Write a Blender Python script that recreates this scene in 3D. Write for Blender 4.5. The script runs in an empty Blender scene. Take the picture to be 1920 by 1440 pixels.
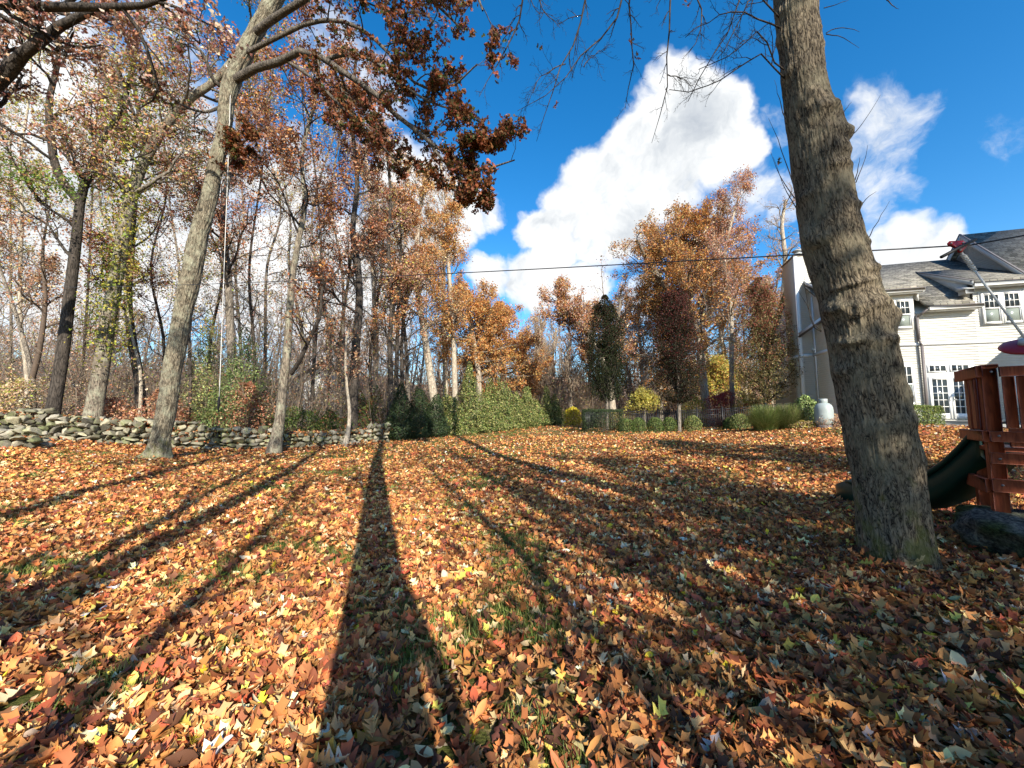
EXPO=0.85; SKYV=1.17; DENS=1.0; OAKN=15000; DN=True
import bpy, math
import numpy as np
PI = math.pi
S = bpy.context.scene
COL = S.collection
# ------------------------------------------------------------------ camera maths
TH = math.radians(4.74); FP = 723.0
CAM = np.array([0, 0, 1.5])
def ray(px, py):
    a = (px-960)/FP; b = (720-py)/FP
    return np.array([a, math.cos(TH)-b*math.sin(TH), math.sin(TH)+b*math.cos(TH)])
def P(px, py, Y):
    r = ray(px, py); return CAM + r*Y/r[1]
# ------------------------------------------------------------------ terrain
_cp = [(0,0,0),(-2,2,0),(2,2,0),(0,5,.0),(-5,3,.0),(5,0,.0),(-5,-5,0),(5,-8,0),(0,-12,0),(-12,-2,.1),(14,-2,.4),(9,4,.35),(6.5,6,.22),(-20,-18,0),(20,-18,.2),
       (-3,9,.0),(3,10,.12),(0,15,.12),(6,14,.4)]
for px, py, Y in [(1685,1060,3.7),(292,862,11.5),(0,840,11),(100,832,12.5),(250,842,13.3),(330,846,14),(480,848,15),(560,846,16),(640,839,17),(720,833,18),
                  (740,828,19),(800,822,20),(870,815,22.5),(950,806,27),(1060,798,36),(1000,799,32),(1090,811,24),(1270,809,23.5),(1400,806,22),(1540,802,17.5),(1455,808,18.5),(1690,800,17.5)]:
    p = P(px, py, Y); _cp.append((p[0], p[1], p[2]))
_cp += [(-30,16,.9),(-28,28,.7),(-14,26,.3),(-5,30,.45),(-60,40,.8),(0,60,.3),(-30,80,.5),(30,60,.4),(60,60,.6),(40,20,1.2),(21.3,19,1.12),(14,21,.95),(30,15,1.1),(20,14,.95),(20,28,1.0),(60,0,1.0),
        (0,-45,0),(-60,-20,.3),(60,-30,.4),(0,120,.2),(100,100,.5),(-100,100,.5),(10,33,.5),(8,42,.4)]
_cp = np.array(_cp, float)
def _U(r2): return r2*np.log(np.maximum(r2, 1e-9))*.5
_n = len(_cp)
_K = _U(((_cp[:,None,:2]-_cp[None,:,:2])**2).sum(-1)) + np.eye(_n)*1.2
_Q = np.c_[np.ones(_n), _cp[:,:2]]
_M = np.zeros((_n+3,_n+3)); _M[:_n,:_n]=_K; _M[:_n,_n:]=_Q; _M[_n:,:_n]=_Q.T
_W = np.linalg.solve(_M, np.r_[_cp[:,2],0,0,0])
def gz(x, y):
    x = np.asarray(x,float); y = np.asarray(y,float); sh = x.shape
    x = np.clip(x.ravel(),-110,110); y = np.clip(y.ravel(),-50,125)
    out = np.empty(x.size)
    for i in range(0, x.size, 40000):
        a = x[i:i+40000]; b = y[i:i+40000]
        r2 = (a[:,None]-_cp[None,:,0])**2+(b[:,None]-_cp[None,:,1])**2
        out[i:i+40000] = _U(r2)@_W[:_n] + _W[_n]+_W[_n+1]*a+_W[_n+2]*b
    out = np.clip(out, -.4, 2.2)
    return out.reshape(sh)
def gz1(x, y): return float(gz(np.array([x]),np.array([y]))[0])
def G(px, Y):
    """ground point under image column px at depth Y"""
    X = (px-960)/FP*Y/math.cos(TH)*1.0
    return np.array([X, Y, gz1(X, Y)])
# ------------------------------------------------------------------ numpy noise
def _h(ix, iy, iz, s):
    n = (ix.astype(np.int64)*374761393 + iy.astype(np.int64)*668265263 + iz.astype(np.int64)*2147483647 + s*1274126177) & 0xffffffff
    n = ((n ^ (n>>13))*1274126177) & 0xffffffff
    n = n ^ (n>>16)
    return (n & 0xffffff)/float(0xffffff)
def noise3(x, y, z, s=0, perx=None):
    x=np.asarray(x,float); y=np.asarray(y,float)+x*0; z=np.asarray(z,float)+x*0
    x0=np.floor(x); y0=np.floor(y); z0=np.floor(z)
    fx=x-x0; fy=y-y0; fz=z-z0
    fx=fx*fx*(3-2*fx); fy=fy*fy*(3-2*fy); fz=fz*fz*(3-2*fz)
    def c(a):
        a = x0+a
        return np.mod(a,perx) if perx else a
    r=0
    for dx in (0,1):
        for dy in (0,1):
            for dz in (0,1):
                r = r + _h(c(dx),y0+dy,z0+dz,s)*(fx if dx else 1-fx)*(fy if dy else 1-fy)*(fz if dz else 1-fz)
    return r
def fbm(x,y,z,s=0,o=4):
    r=0;a=.5
    for i in range(o):
        r = r+a*noise3(np.asarray(x)*2**i,np.asarray(y)*2**i,np.asarray(z)*2**i,s+i*7); a*=.5
    return r
# ------------------------------------------------------------------ object helpers
def tag(o, label=None, cat=None, group=None, kind=None):
    if label: o['label']=label
    if cat: o['category']=cat
    if group: o['group']=group
    if kind: o['kind']=kind
    return o
def empty(name, loc=(0,0,0), rz=0, label=None, cat=None, group=None):
    o = bpy.data.objects.new(name, None); COL.objects.link(o)
    o.location = [float(v) for v in loc]; o.rotation_euler=(0,0,rz); o.empty_display_size=.2
    return tag(o,label,cat,group)
def mesh(name, V, F, mat, parent=None, col=None, smooth=False, vec=None, origin=None, mi=None):
    """V (n,3), F list of int arrays (k,m); col (n,3) point colours. Coordinates are world unless the parent is rotated"""
    V = np.asarray(V, float)
    if not isinstance(F, list): F=[F]
    F = [np.asarray(f, np.int32) for f in F if len(f)]
    off = np.zeros(3)
    if parent is not None and abs(parent.rotation_euler[2])<1e-6 and parent.type=='EMPTY':
        off = np.array(parent.location)
    elif origin is not None: off = np.array(origin, float)
    me = bpy.data.meshes.new(name)
    nl = sum(f.size for f in F); nf = sum(len(f) for f in F)
    me.vertices.add(len(V)); me.vertices.foreach_set('co', (V-off).astype(np.float32).ravel())
    me.loops.add(nl); me.loops.foreach_set('vertex_index', np.concatenate([f.ravel() for f in F]).astype(np.int32))
    me.polygons.add(nf)
    tot = np.concatenate([np.full(len(f), f.shape[1], np.int32) for f in F])
    st = np.r_[0, np.cumsum(tot)[:-1]].astype(np.int32)
    me.polygons.foreach_set('loop_start', st); me.polygons.foreach_set('loop_total', tot)
    if smooth: me.polygons.foreach_set('use_smooth', np.ones(nf, bool))
    if mi is not None: me.polygons.foreach_set('material_index', np.asarray(mi,np.int32))
    me.update(calc_edges=True)
    if col is not None:
        a = me.color_attributes.new('Col','FLOAT_COLOR','POINT')
        a.data.foreach_set('color', np.c_[col, np.ones(len(col))].astype(np.float32).ravel())
    if vec is not None:
        a = me.attributes.new('bk','FLOAT_VECTOR','POINT'); a.data.foreach_set('vector', np.asarray(vec,np.float32).ravel())
    for m in (mat if isinstance(mat,(list,tuple)) else [mat]): me.materials.append(m)
    o = bpy.data.objects.new(name, me); COL.objects.link(o)
    if parent is not None: o.parent = parent
    elif origin is not None: o.location = [float(v) for v in off]
    return o
class MB:
    def __init__(s): s.v=[]; s.f=[]; s.n=0
    def add(s, V, F):
        V=np.asarray(V,float)
        for f in (F if isinstance(F,list) else [F]):
            s.f.append(np.asarray(f)+s.n)
        s.v.append(V); s.n+=len(V); return s
    def box(s, x0,x1,y0,y1,z0,z1, b=0):
        if b:
            # bevelled box: three overlapping shells joined as one chamfered hull
            xs=[(x0,x1),(y0,y1),(z0,z1)]
            V=[];idx={}
            for sx in(0,1):
                for sy in(0,1):
                    for sz in(0,1):
                        c=[xs[0][sx],xs[1][sy],xs[2][sz]]; d=[b*(1-2*sx),b*(1-2*sy),b*(1-2*sz)]
                        for k in range(3):
                            p=[c[i]+(d[i] if i!=k else 0) for i in range(3)]
                            idx[(sx,sy,sz,k)]=len(V); V.append(p)
            q=[];t=[]
            for k in range(3):
                i,j=[a for a in range(3) if a!=k]
                for sk in(0,1):
                    cyc=[]
                    for (a,bb) in((0,0),(1,0),(1,1),(0,1)):
                        ss=[0,0,0]; ss[k]=sk; ss[i]=a; ss[j]=bb; cyc.append(idx[(*ss,k)])
                    q.append(cyc)
            for k in range(3):     # edge chamfers along axis k
                i,j=[a for a in range(3) if a!=k]
                for a in(0,1):
                    for c2 in(0,1):
                        e=[]
                        for sk in(0,1):
                            ss=[0,0,0]; ss[k]=sk; ss[i]=a; ss[j]=c2
                            e.append((idx[(*ss,i)],idx[(*ss,j)]))
                        q.append([e[0][0],e[0][1],e[1][1],e[1][0]])
            for sx in(0,1):
                for sy in(0,1):
                    for sz in(0,1): t.append([idx[(sx,sy,sz,k)] for k in range(3)])
            return s.add(V,[np.array(q),np.array(t)])
        V=[(x,y,z) for x in(x0,x1) for y in(y0,y1) for z in(z0,z1)]
        return s.add(V, np.array([[0,1,3,2],[4,6,7,5],[0,4,5,1],[2,3,7,6],[0,2,6,4],[1,5,7,3]]))
    def prism(s, poly, axis, a0, a1):
        """poly of 2-D points extruded along axis from a0 to a1"""
        n=len(poly); V=[]
        for a in(a0,a1):
            for p in poly:
                q=list(p); q.insert(axis,a); V.append(q)
        f=[[i,(i+1)%n,n+(i+1)%n,n+i] for i in range(n)]
        return s.add(V,[np.array(f),np.array([list(range(n))[::-1]]),np.array([list(range(n,2*n))])])
    def bar(s, a, b, w, h, up=(0,0,1)):
        a=np.array(a,float);b=np.array(b,float);d=b-a;d/=np.linalg.norm(d)
        r=np.cross(d,up);r/=np.linalg.norm(r);u=np.cross(r,d)
        V=[c+r*sx*w/2+u*sz*h/2 for c in(a,b) for sx,sz in((-1,-1),(1,-1),(1,1),(-1,1))]
        return s.add(V,np.array([[0,1,2,3],[7,6,5,4],[0,4,5,1],[1,5,6,2],[2,6,7,3],[3,7,4,0]]))
    def tube(s, pts, r, n=8, cap=True):
        pts=np.array(pts,float)[None]; r=np.broadcast_to(np.asarray(r,float),(pts.shape[1],))[None]
        V,F=tubes(pts,r,n); s.add(V,F)
        if cap:
            m=len(V); s.f.append(np.array([list(range(n))[::-1]])+s.n-m); s.f.append(np.array([list(range(n))])+s.n-n)
        return s
    def lathe(s, prof, n=24, c=(0,0,0)):
        prof=np.array(prof,float); a=np.arange(n)*2*PI/n
        V=np.stack([prof[:,0,None]*np.cos(a)+c[0],prof[:,0,None]*np.sin(a)+c[1],np.repeat(prof[:,1,None],n,1)+c[2]],-1).reshape(-1,3)
        F=[[i*n+j,i*n+(j+1)%n,(i+1)*n+(j+1)%n,(i+1)*n+j] for i in range(len(prof)-1) for j in range(n)]
        return s.add(V,np.array(F))
    def build(s,name,mat,parent=None,smooth=False,**k):
        g={}
        for f in s.f: g.setdefault(f.shape[1],[]).append(f)
        o=mesh(name,np.concatenate(s.v),[np.concatenate(x) for x in g.values()],mat,parent,smooth=smooth,**k)
        return o
def norm(v): return v/np.maximum(np.linalg.norm(v,axis=-1,keepdims=True),1e-9)
def tubes(p, r, n):
    K,m,_=p.shape
    t=norm(np.gradient(p,axis=1)); mt=np.abs(t.mean(1)); ref=np.eye(3)[mt.argmin(1)][:,None,:]
    sd=norm(np.cross(t,ref)); up=np.cross(sd,t)
    a=np.arange(n)*2*PI/n
    V=p[:,:,None,:]+r[:,:,None,None]*(np.cos(a)[:,None]*sd[:,:,None,:]+np.sin(a)[:,None]*up[:,:,None,:])
    k,i,j=np.meshgrid(np.arange(K),np.arange(m-1),np.arange(n),indexing='ij')
    b=k*m*n
    F=np.stack([b+i*n+j,b+i*n+(j+1)%n,b+(i+1)*n+(j+1)%n,b+(i+1)*n+j],-1).reshape(-1,4)
    return V.reshape(-1,3),F
def resample(pts, r, n):
    pts=np.asarray(pts,float); r=np.asarray(r,float)
    if len(pts)>2:      # Catmull-Rom first
        Q=[];R=[]
        e=np.vstack([2*pts[0]-pts[1],pts,2*pts[-1]-pts[-2]])
        for i in range(len(pts)-1):
            for k in range(6):
                u=k/6; p0,p1,p2,p3=e[i],e[i+1],e[i+2],e[i+3]
                Q.append(.5*(2*p1+(p2-p0)*u+(2*p0-5*p1+4*p2-p3)*u*u+(3*p1-p0-3*p2+p3)*u**3)); R.append(r[i]*(1-u)+r[i+1]*u)
        Q.append(pts[-1]);R.append(r[-1]);pts=np.array(Q);r=np.array(R)
    d=np.r_[0,np.cumsum(np.linalg.norm(np.diff(pts,axis=0),axis=1))]; s=np.linspace(0,d[-1],n)
    return np.stack([np.interp(s,d,pts[:,i]) for i in range(3)],-1), np.interp(s,d,r)
def spawn(rng, p, r, n, t0, t1, ang, length, rr=.6, wob=.15, up=.1, m=6, taper=.5, rmin=.003, lj=(.7,1.25), short=.5, out=None):
    """children of polylines p (K,M,3): n per parent; length = metres, or array (K,)"""
    K,M,_=p.shape
    t=(t0+(t1-t0)*((np.arange(n)[None]+rng.random((K,n)))/n))
    x=t*(M-1); i=np.minimum(x.astype(int),M-2); f=(x-i)[...,None]; k=np.arange(K)[:,None]
    pos=p[k,i]*(1-f)+p[k,i+1]*f; tan=norm(p[k,i+1]-p[k,i]); pr=r[k,i]*(1-f[...,0])+r[k,i+1]*f[...,0]
    rnd=rng.normal(size=(K,n,3))
    if out is not None: rnd=rnd+out
    per=norm(rnd-(rnd*tan).sum(-1,keepdims=True)*tan)
    a=math.radians(ang)*(1+rng.normal(size=(K,n,1))*.22)
    d=norm(tan*np.cos(a)+per*np.sin(a))
    L=np.broadcast_to(np.asarray(length,float).reshape(-1,1),(K,1))*rng.uniform(*lj,(K,n))*(1-short*(t-t0)/max(t1-t0,1e-6))
    cr=np.maximum(np.minimum(pr*rr*rng.uniform(.8,1.1,(K,n)), L*.05),rmin)
    N=K*n; d=d.reshape(N,3); pos=pos.reshape(N,3); L=L.reshape(N); cr=cr.reshape(N)
    out_p=np.empty((N,m,3)); out_p[:,0]=pos; st=(L/(m-1))[:,None]
    for q in range(1,m):
        out_p[:,q]=out_p[:,q-1]+d*st
        d=norm(d+rng.normal(size=(N,3))*wob+np.array([0,0,up]))
    rad=cr[:,None]*(1-(1-taper)*np.linspace(0,1,m)[None])
    return out_p,rad,L
def rots(nrm, yaw):
    """rotation matrices whose local z is nrm, spun by yaw"""
    z=norm(nrm); ref=np.where(np.abs(z[:,2:3])>.9,np.array([[1.,0,0]]),np.array([[0,0,1.]]))
    x=norm(np.cross(ref,z)); y=np.cross(z,x); c=np.cos(yaw)[:,None]; s=np.sin(yaw)[:,None]
    return np.stack([x*c+y*s,-x*s+y*c,z],-1)
def leaf_tpl(kind, fold=.25, bend=.2, tw=0, asym=0):
    if kind=='oak':
        ys=[0,.10,.21,.27,.36,.49,.56,.63,.75,.81,.88,1]; ws=[.015,.05,.19,.15,.06,.33,.26,.07,.28,.19,.09,.01]; fw=[0,0,.05,.02,0,.07,.04,0,.06,.03,.02,0]
    elif kind=='maple':
        ys=[0,.1,.25,.45,.6,.8,1]; ws=[.05,.35,.22,.5,.22,.2,.02]; fw=[0,-.05,0,.12,0,.1,0]
    elif kind=='oval':
        ys=[0,.25,.55,.8,1]; ws=[.02,.2,.26,.17,.01]; fw=[0]*5
    elif kind=='star':
        ys=[0,.3,.42,.72,1]; ws=[.04,.34,.1,.34,.02]; fw=[0,.06,0,.06,0]
    else:
        ys=[0,.5,1]; ws=[.02,.3,.02]; fw=[0]*3
    V=[]
    for y,w,f in zip(ys,ws,fw):
        for sx in(-1,0,1):
            x=sx*w; yy=y+(f if sx else 0)+asym*sx*.03
            z=fold*abs(x)*1.0+bend*(yy-.4)**2+tw*x*(yy-.5)*2
            V.append((x,yy-.5,z))
    F=[]
    for i in range(len(ys)-1):
        for s in(0,1): F.append([i*3+s,i*3+s+1,(i+1)*3+s+1,(i+1)*3+s])
    return np.array(V),np.array(F)
def leaves(rng, pos, nrm, size, tpls, colors):
    """build many leaves at once; colours (N,3)"""
    N=len(pos); V=[];F=[];C=[];o=0
    pick=rng.integers(0,len(tpls),N); yaw=rng.uniform(0,2*PI,N)
    for k,(tv,tf) in enumerate(tpls):
        ix=np.nonzero(pick==k)[0]
        if not len(ix): continue
        R=rots(nrm[ix],yaw[ix])
        v=np.einsum('nij,mj->nmi',R,tv)*size[ix][:,None,None]+pos[ix][:,None,:]
        f=tf[None]+(np.arange(len(ix))*len(tv))[:,None,None]+o
        V.append(v.reshape(-1,3));F.append(f.reshape(-1,tf.shape[1]));C.append(np.repeat(colors[ix],len(tv),0));o+=len(ix)*len(tv)
    return np.concatenate(V),np.concatenate(F),np.concatenate(C)
def pal(rng, N, P_, w=None, j=.22):
    P_=np.array(P_); w=None if w is None else np.array(w)/sum(w)
    c=P_[rng.choice(len(P_),N,p=w)]
    return np.clip(c*np.exp(rng.normal(size=(N,1))*j)*np.exp(rng.normal(size=(N,3))*.07),.004,.9)
# ------------------------------------------------------------------ materials
def newmat(name):
    m=bpy.data.materials.new(name); m.use_nodes=True; nt=m.node_tree; nt.nodes.clear()
    out=nt.nodes.new('ShaderNodeOutputMaterial'); return m,nt,out
def nd(nt,t,**k):
    n=nt.nodes.new(t)
    for a,b in k.items():
        if a.startswith('i_'): n.inputs[a[2:].replace('_',' ')].default_value=b
        else: setattr(n,a,b)
    return n
def ramp(nt,fac,stops):
    n=nt.nodes.new('ShaderNodeValToRGB'); e=n.color_ramp.elements
    while len(e)<len(stops): e.new(.5)
    for x,(p,c) in zip(e,stops): x.position=p; x.color=(*c,1)
    nt.links.new(fac,n.inputs[0]); return n.outputs[0]
def leafmat(name, trans=.38, rough=.6, spec=.25):
    m,nt,out=newmat(name); L=nt.links.new
    a=nd(nt,'ShaderNodeAttribute',attribute_name='Col')
    p=nd(nt,'ShaderNodeBsdfPrincipled'); p.inputs['Roughness'].default_value=rough; p.inputs['Specular IOR Level'].default_value=spec
    t=nd(nt,'ShaderNodeBsdfTranslucent'); mx=nd(nt,'ShaderNodeMixShader'); mx.inputs[0].default_value=trans
    L(a.outputs['Color'],p.inputs['Base Color']); L(a.outputs['Color'],t.inputs['Color'])
    L(p.outputs[0],mx.inputs[1]); L(t.outputs[0],mx.inputs[2]); L(mx.outputs[0],out.inputs[0]); return m
def plain(name,c,rough=.6,spec=.3,var=.15,scale=6,bump=.0,metal=0,stretch=(1,1,1)):
    m,nt,out=newmat(name); L=nt.links.new
    tc=nd(nt,'ShaderNodeTexCoord'); mp=nd(nt,'ShaderNodeMapping'); mp.inputs['Scale'].default_value=stretch
    L(tc.outputs['Object'],mp.inputs[0])
    n=nd(nt,'ShaderNodeTexNoise'); n.inputs['Scale'].default_value=scale; n.inputs['Detail'].default_value=6; n.inputs['Roughness'].default_value=.65
    L(mp.outputs[0],n.inputs['Vector'])
    c=np.array(c); col=ramp(nt,n.outputs[0],[(.3,tuple(c*(1-var))),(.7,tuple(np.minimum(c*(1+var),.95)))])
    p=nd(nt,'ShaderNodeBsdfPrincipled'); p.inputs['Roughness'].default_value=rough; p.inputs['Specular IOR Level'].default_value=spec; p.inputs['Metallic'].default_value=metal
    L(col,p.inputs['Base Color'])
    if bump:
        b=nd(nt,'ShaderNodeBump'); b.inputs['Strength'].default_value=bump; b.inputs['Distance'].default_value=.02
        L(n.outputs[0],b.inputs['Height']); L(b.outputs[0],p.inputs['Normal'])
    L(p.outputs[0],out.inputs[0]); return m
def bark(name,dark,light,lichen=None,scale=1,hero=False,moss=None):
    m,nt,out=newmat(name); L=nt.links.new
    mp=nd(nt,'ShaderNodeMapping')
    if hero:
        a=nd(nt,'ShaderNodeAttribute',attribute_name='bk'); L(a.outputs['Vector'],mp.inputs[0]); mp.inputs['Scale'].default_value=(1,1,.20)
    else:
        a=nd(nt,'ShaderNodeTexCoord'); L(a.outputs['Object'],mp.inputs[0]); mp.inputs['Scale'].default_value=(1,1,.2)
    n=nd(nt,'ShaderNodeTexNoise'); n.inputs['Scale'].default_value=(60 if hero else 22)*scale; n.inputs['Detail'].default_value=7; n.inputs['Roughness'].default_value=.7; n.inputs['Distortion'].default_value=.6
    L(mp.outputs[0],n.inputs['Vector'])
    v=nd(nt,'ShaderNodeTexVoronoi',feature='DISTANCE_TO_EDGE'); v.inputs['Scale'].default_value=(52 if hero else 20)*scale
    mv=nd(nt,'ShaderNodeVectorMath',operation='ADD'); sc=nd(nt,'ShaderNodeVectorMath',operation='SCALE'); sc.inputs['Scale'].default_value=.035 if hero else .08
    L(n.outputs['Color'],sc.inputs[0]); L(mp.outputs[0],mv.inputs[0]); L(sc.outputs[0],mv.inputs[1]); L(mv.outputs[0],v.inputs['Vector'])
    rr=ramp(nt,v.outputs['Distance'],[(0,(0,0,0)),(.22,(1,1,1))])
    rs_=nd(nt,'ShaderNodeMath',operation='MULTIPLY_ADD'); nz=nd(nt,'ShaderNodeTexNoise'); nz.inputs['Scale'].default_value=(50 if hero else 13)*scale; nz.inputs['Detail'].default_value=4; nz.inputs['Roughness'].default_value=.5; nz.inputs['Distortion'].default_value=.9; L(mp.outputs[0],nz.inputs['Vector'])
    s1=nd(nt,'ShaderNodeMath',operation='SUBTRACT'); L(nz.outputs[0],s1.inputs[0]); s1.inputs[1].default_value=.5; s2=nd(nt,'ShaderNodeMath',operation='ABSOLUTE'); L(s1.outputs[0],s2.inputs[0])
    fz=ramp(nt,s2.outputs[0],[(0,(0,0,0)),(.035,(.55,.55,.55)),(.09,(1,1,1))]); vv=nd(nt,'ShaderNodeMath',operation='MULTIPLY_ADD'); L(rr,vv.inputs[0]); vv.inputs[1].default_value=.25; vv.inputs[2].default_value=.75; fm=nd(nt,'ShaderNodeMath',operation='MULTIPLY'); L(fz,fm.inputs[0]); L(vv.outputs[0],fm.inputs[1])
    L(fm.outputs[0],rs_.inputs[0]); rs_.inputs[1].default_value=.62; rs_.inputs[2].default_value=.38
    mx=nd(nt,'ShaderNodeMath',operation='MULTIPLY'); L(rs_.outputs[0],mx.inputs[0]); L(n.outputs[0],mx.inputs[1])
    d=np.array(dark);l=np.array(light)
    col=ramp(nt,mx.outputs[0],[(.2,tuple(d)),(.42,tuple((d+l)/2)),(.62,tuple(l))])
    if lichen is not None:
        n2=nd(nt,'ShaderNodeTexNoise'); n2.inputs['Scale'].default_value=3.2; n2.inputs['Detail'].default_value=8; n2.inputs['Roughness'].default_value=.75
        tc=nd(nt,'ShaderNodeTexCoord'); L(tc.outputs['Object'],n2.inputs['Vector'])
        f=ramp(nt,n2.outputs[0],[(.48,(0,0,0)),(.66,(.75,.75,.75))])
        m2=nd(nt,'ShaderNodeMix',data_type='RGBA'); L(f,m2.inputs[0]); L(col,m2.inputs[6]); m2.inputs[7].default_value=(*lichen,1)
        col=m2.outputs[2]
    if moss is not None:
        tc=nd(nt,'ShaderNodeTexCoord'); sp=nd(nt,'ShaderNodeSeparateXYZ'); L(tc.outputs['Object'],sp.inputs[0])
        n3=nd(nt,'ShaderNodeTexNoise'); n3.inputs['Scale'].default_value=7; n3.inputs['Detail'].default_value=8; L(tc.outputs['Object'],n3.inputs['Vector'])
        # moss low on the stem, thinning upwards
        ma=nd(nt,'ShaderNodeMath',operation='MULTIPLY_ADD'); L(sp.outputs['Z'],ma.inputs[0]); ma.inputs[1].default_value=-.28; ma.inputs[2].default_value=.18
        ma2=nd(nt,'ShaderNodeMath',operation='ADD'); L(ma.outputs[0],ma2.inputs[0]); L(n3.outputs[0],ma2.inputs[1])
        f=ramp(nt,ma2.outputs[0],[(.54,(0,0,0)),(.72,(.6,.6,.6))])
        m3=nd(nt,'ShaderNodeMix',data_type='RGBA'); L(f,m3.inputs[0]); L(col,m3.inputs[6]); m3.inputs[7].default_value=(*moss,1)
        col=m3.outputs[2]
    p=nd(nt,'ShaderNodeBsdfPrincipled'); p.inputs['Roughness'].default_value=.9; p.inputs['Specular IOR Level'].default_value=.15
    L(col,p.inputs['Base Color'])
    b=nd(nt,'ShaderNodeBump'); b.inputs['Strength'].default_value=.9; b.inputs['Distance'].default_value=.015 if hero else .03
    L(mx.outputs[0],b.inputs['Height']); L(b.outputs[0],p.inputs['Normal']); L(p.outputs[0],out.inputs[0]); return m
M={}
M['leaf']=leafmat('autumn_leaf'); M['litter']=leafmat('fallen_leaf',.12,.7,.14); M['needle']=leafmat('evergreen_leaf',.15,.55,.3); M['grass']=leafmat('grass_blade',.25,.5,.3)
M['oak']=bark('oak_bark',(.05,.04,.032),(.34,.28,.21),(.36,.36,.26))
M['oakshade']=bark('shaded_oak_bark',(.035,.03,.025),(.22,.185,.15))  # oak bark darkened for the limbs, crown shade put into the colour
M['grey']=bark('grey_bark',(.06,.05,.042),(.36,.31,.25))
M['dark']=bark('dark_bark',(.02,.017,.014),(.11,.09,.075))
M['pale']=bark('pale_bark',(.22,.18,.14),(.62,.54,.42))
M['hero']=bark('maple_bark',(.011,.008,.006),(.28,.225,.155),(.24,.21,.14),hero=True,moss=(.12,.125,.025))
M['oakhero']=bark('left_oak_bark',(.035,.028,.02),(.33,.28,.20),(.36,.36,.26),hero=True,scale=.62,moss=(.16,.16,.06))
M['twig']=plain('twig_bark',(.11,.08,.06),.8,.2,.3,20)
M['ptwig']=plain('pale_twig_bark',(.30,.23,.17),.8,.2,.3,20)
# ------------------------------------------------------------------ leaf colours (linear)
RUST=[(.40,.17,.08),(.48,.24,.12),(.30,.11,.06),(.58,.38,.23),(.36,.16,.10),(.52,.31,.20)]
PINK=[(.58,.36,.27),(.52,.27,.18),(.66,.52,.42),(.42,.19,.13),(.30,.12,.09),(.64,.46,.32)]
ORANGE=[(.58,.27,.08),(.52,.21,.06),(.60,.35,.12),(.38,.15,.055),(.58,.41,.17)]
TAN=[(.58,.42,.25),(.50,.33,.18),(.66,.52,.34),(.36,.21,.11)]
YELL=[(.52,.42,.07),(.45,.40,.09),(.55,.46,.16),(.36,.36,.08)]
YGRN=[(.30,.32,.05),(.22,.27,.04),(.38,.37,.08),(.14,.18,.03)]
GREEN=[(.06,.095,.022),(.10,.14,.03),(.045,.07,.02),(.16,.19,.05)]
DRED=[(.21,.06,.03),(.12,.045,.025),(.32,.11,.04),(.10,.07,.025),(.08,.10,.025),(.17,.08,.03)]
BURG=[(.11,.03,.026),(.075,.035,.022),(.05,.055,.02),(.16,.05,.04),(.07,.07,.025)]
ARBOR=[(.15,.18,.045),(.10,.14,.035),(.24,.25,.07),(.05,.08,.02),(.30,.27,.11)]
T_S=[leaf_tpl('simple',.5,.3,.6),leaf_tpl('simple',-.2,.5,-.6)]
T_ST=[leaf_tpl('star',.5,.5,.8),leaf_tpl('star',.2,-.4,-.8),leaf_tpl('star',.8,.9,.2)]
T_OAK=[leaf_tpl('oak',f,b,t,a) for f,b,t,a in((.3,.7,.9,1),(.8,1.1,-.7,-1),(-.3,.4,1.3,1),(1.1,.3,.2,-1),(.3,1.7,.4,0),(.6,-.7,-1.2,1),(.9,.9,1.4,-1),(-.5,-.3,.5,1))]
T_MAP=[leaf_tpl('maple',.3,.4,.5),leaf_tpl('maple',.7,.8,-.4),leaf_tpl('maple',-.2,.5,-.8)]
T_OV=[leaf_tpl('oval',.3,.5,.5),leaf_tpl('oval',.8,.9,-.3)]
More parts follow.
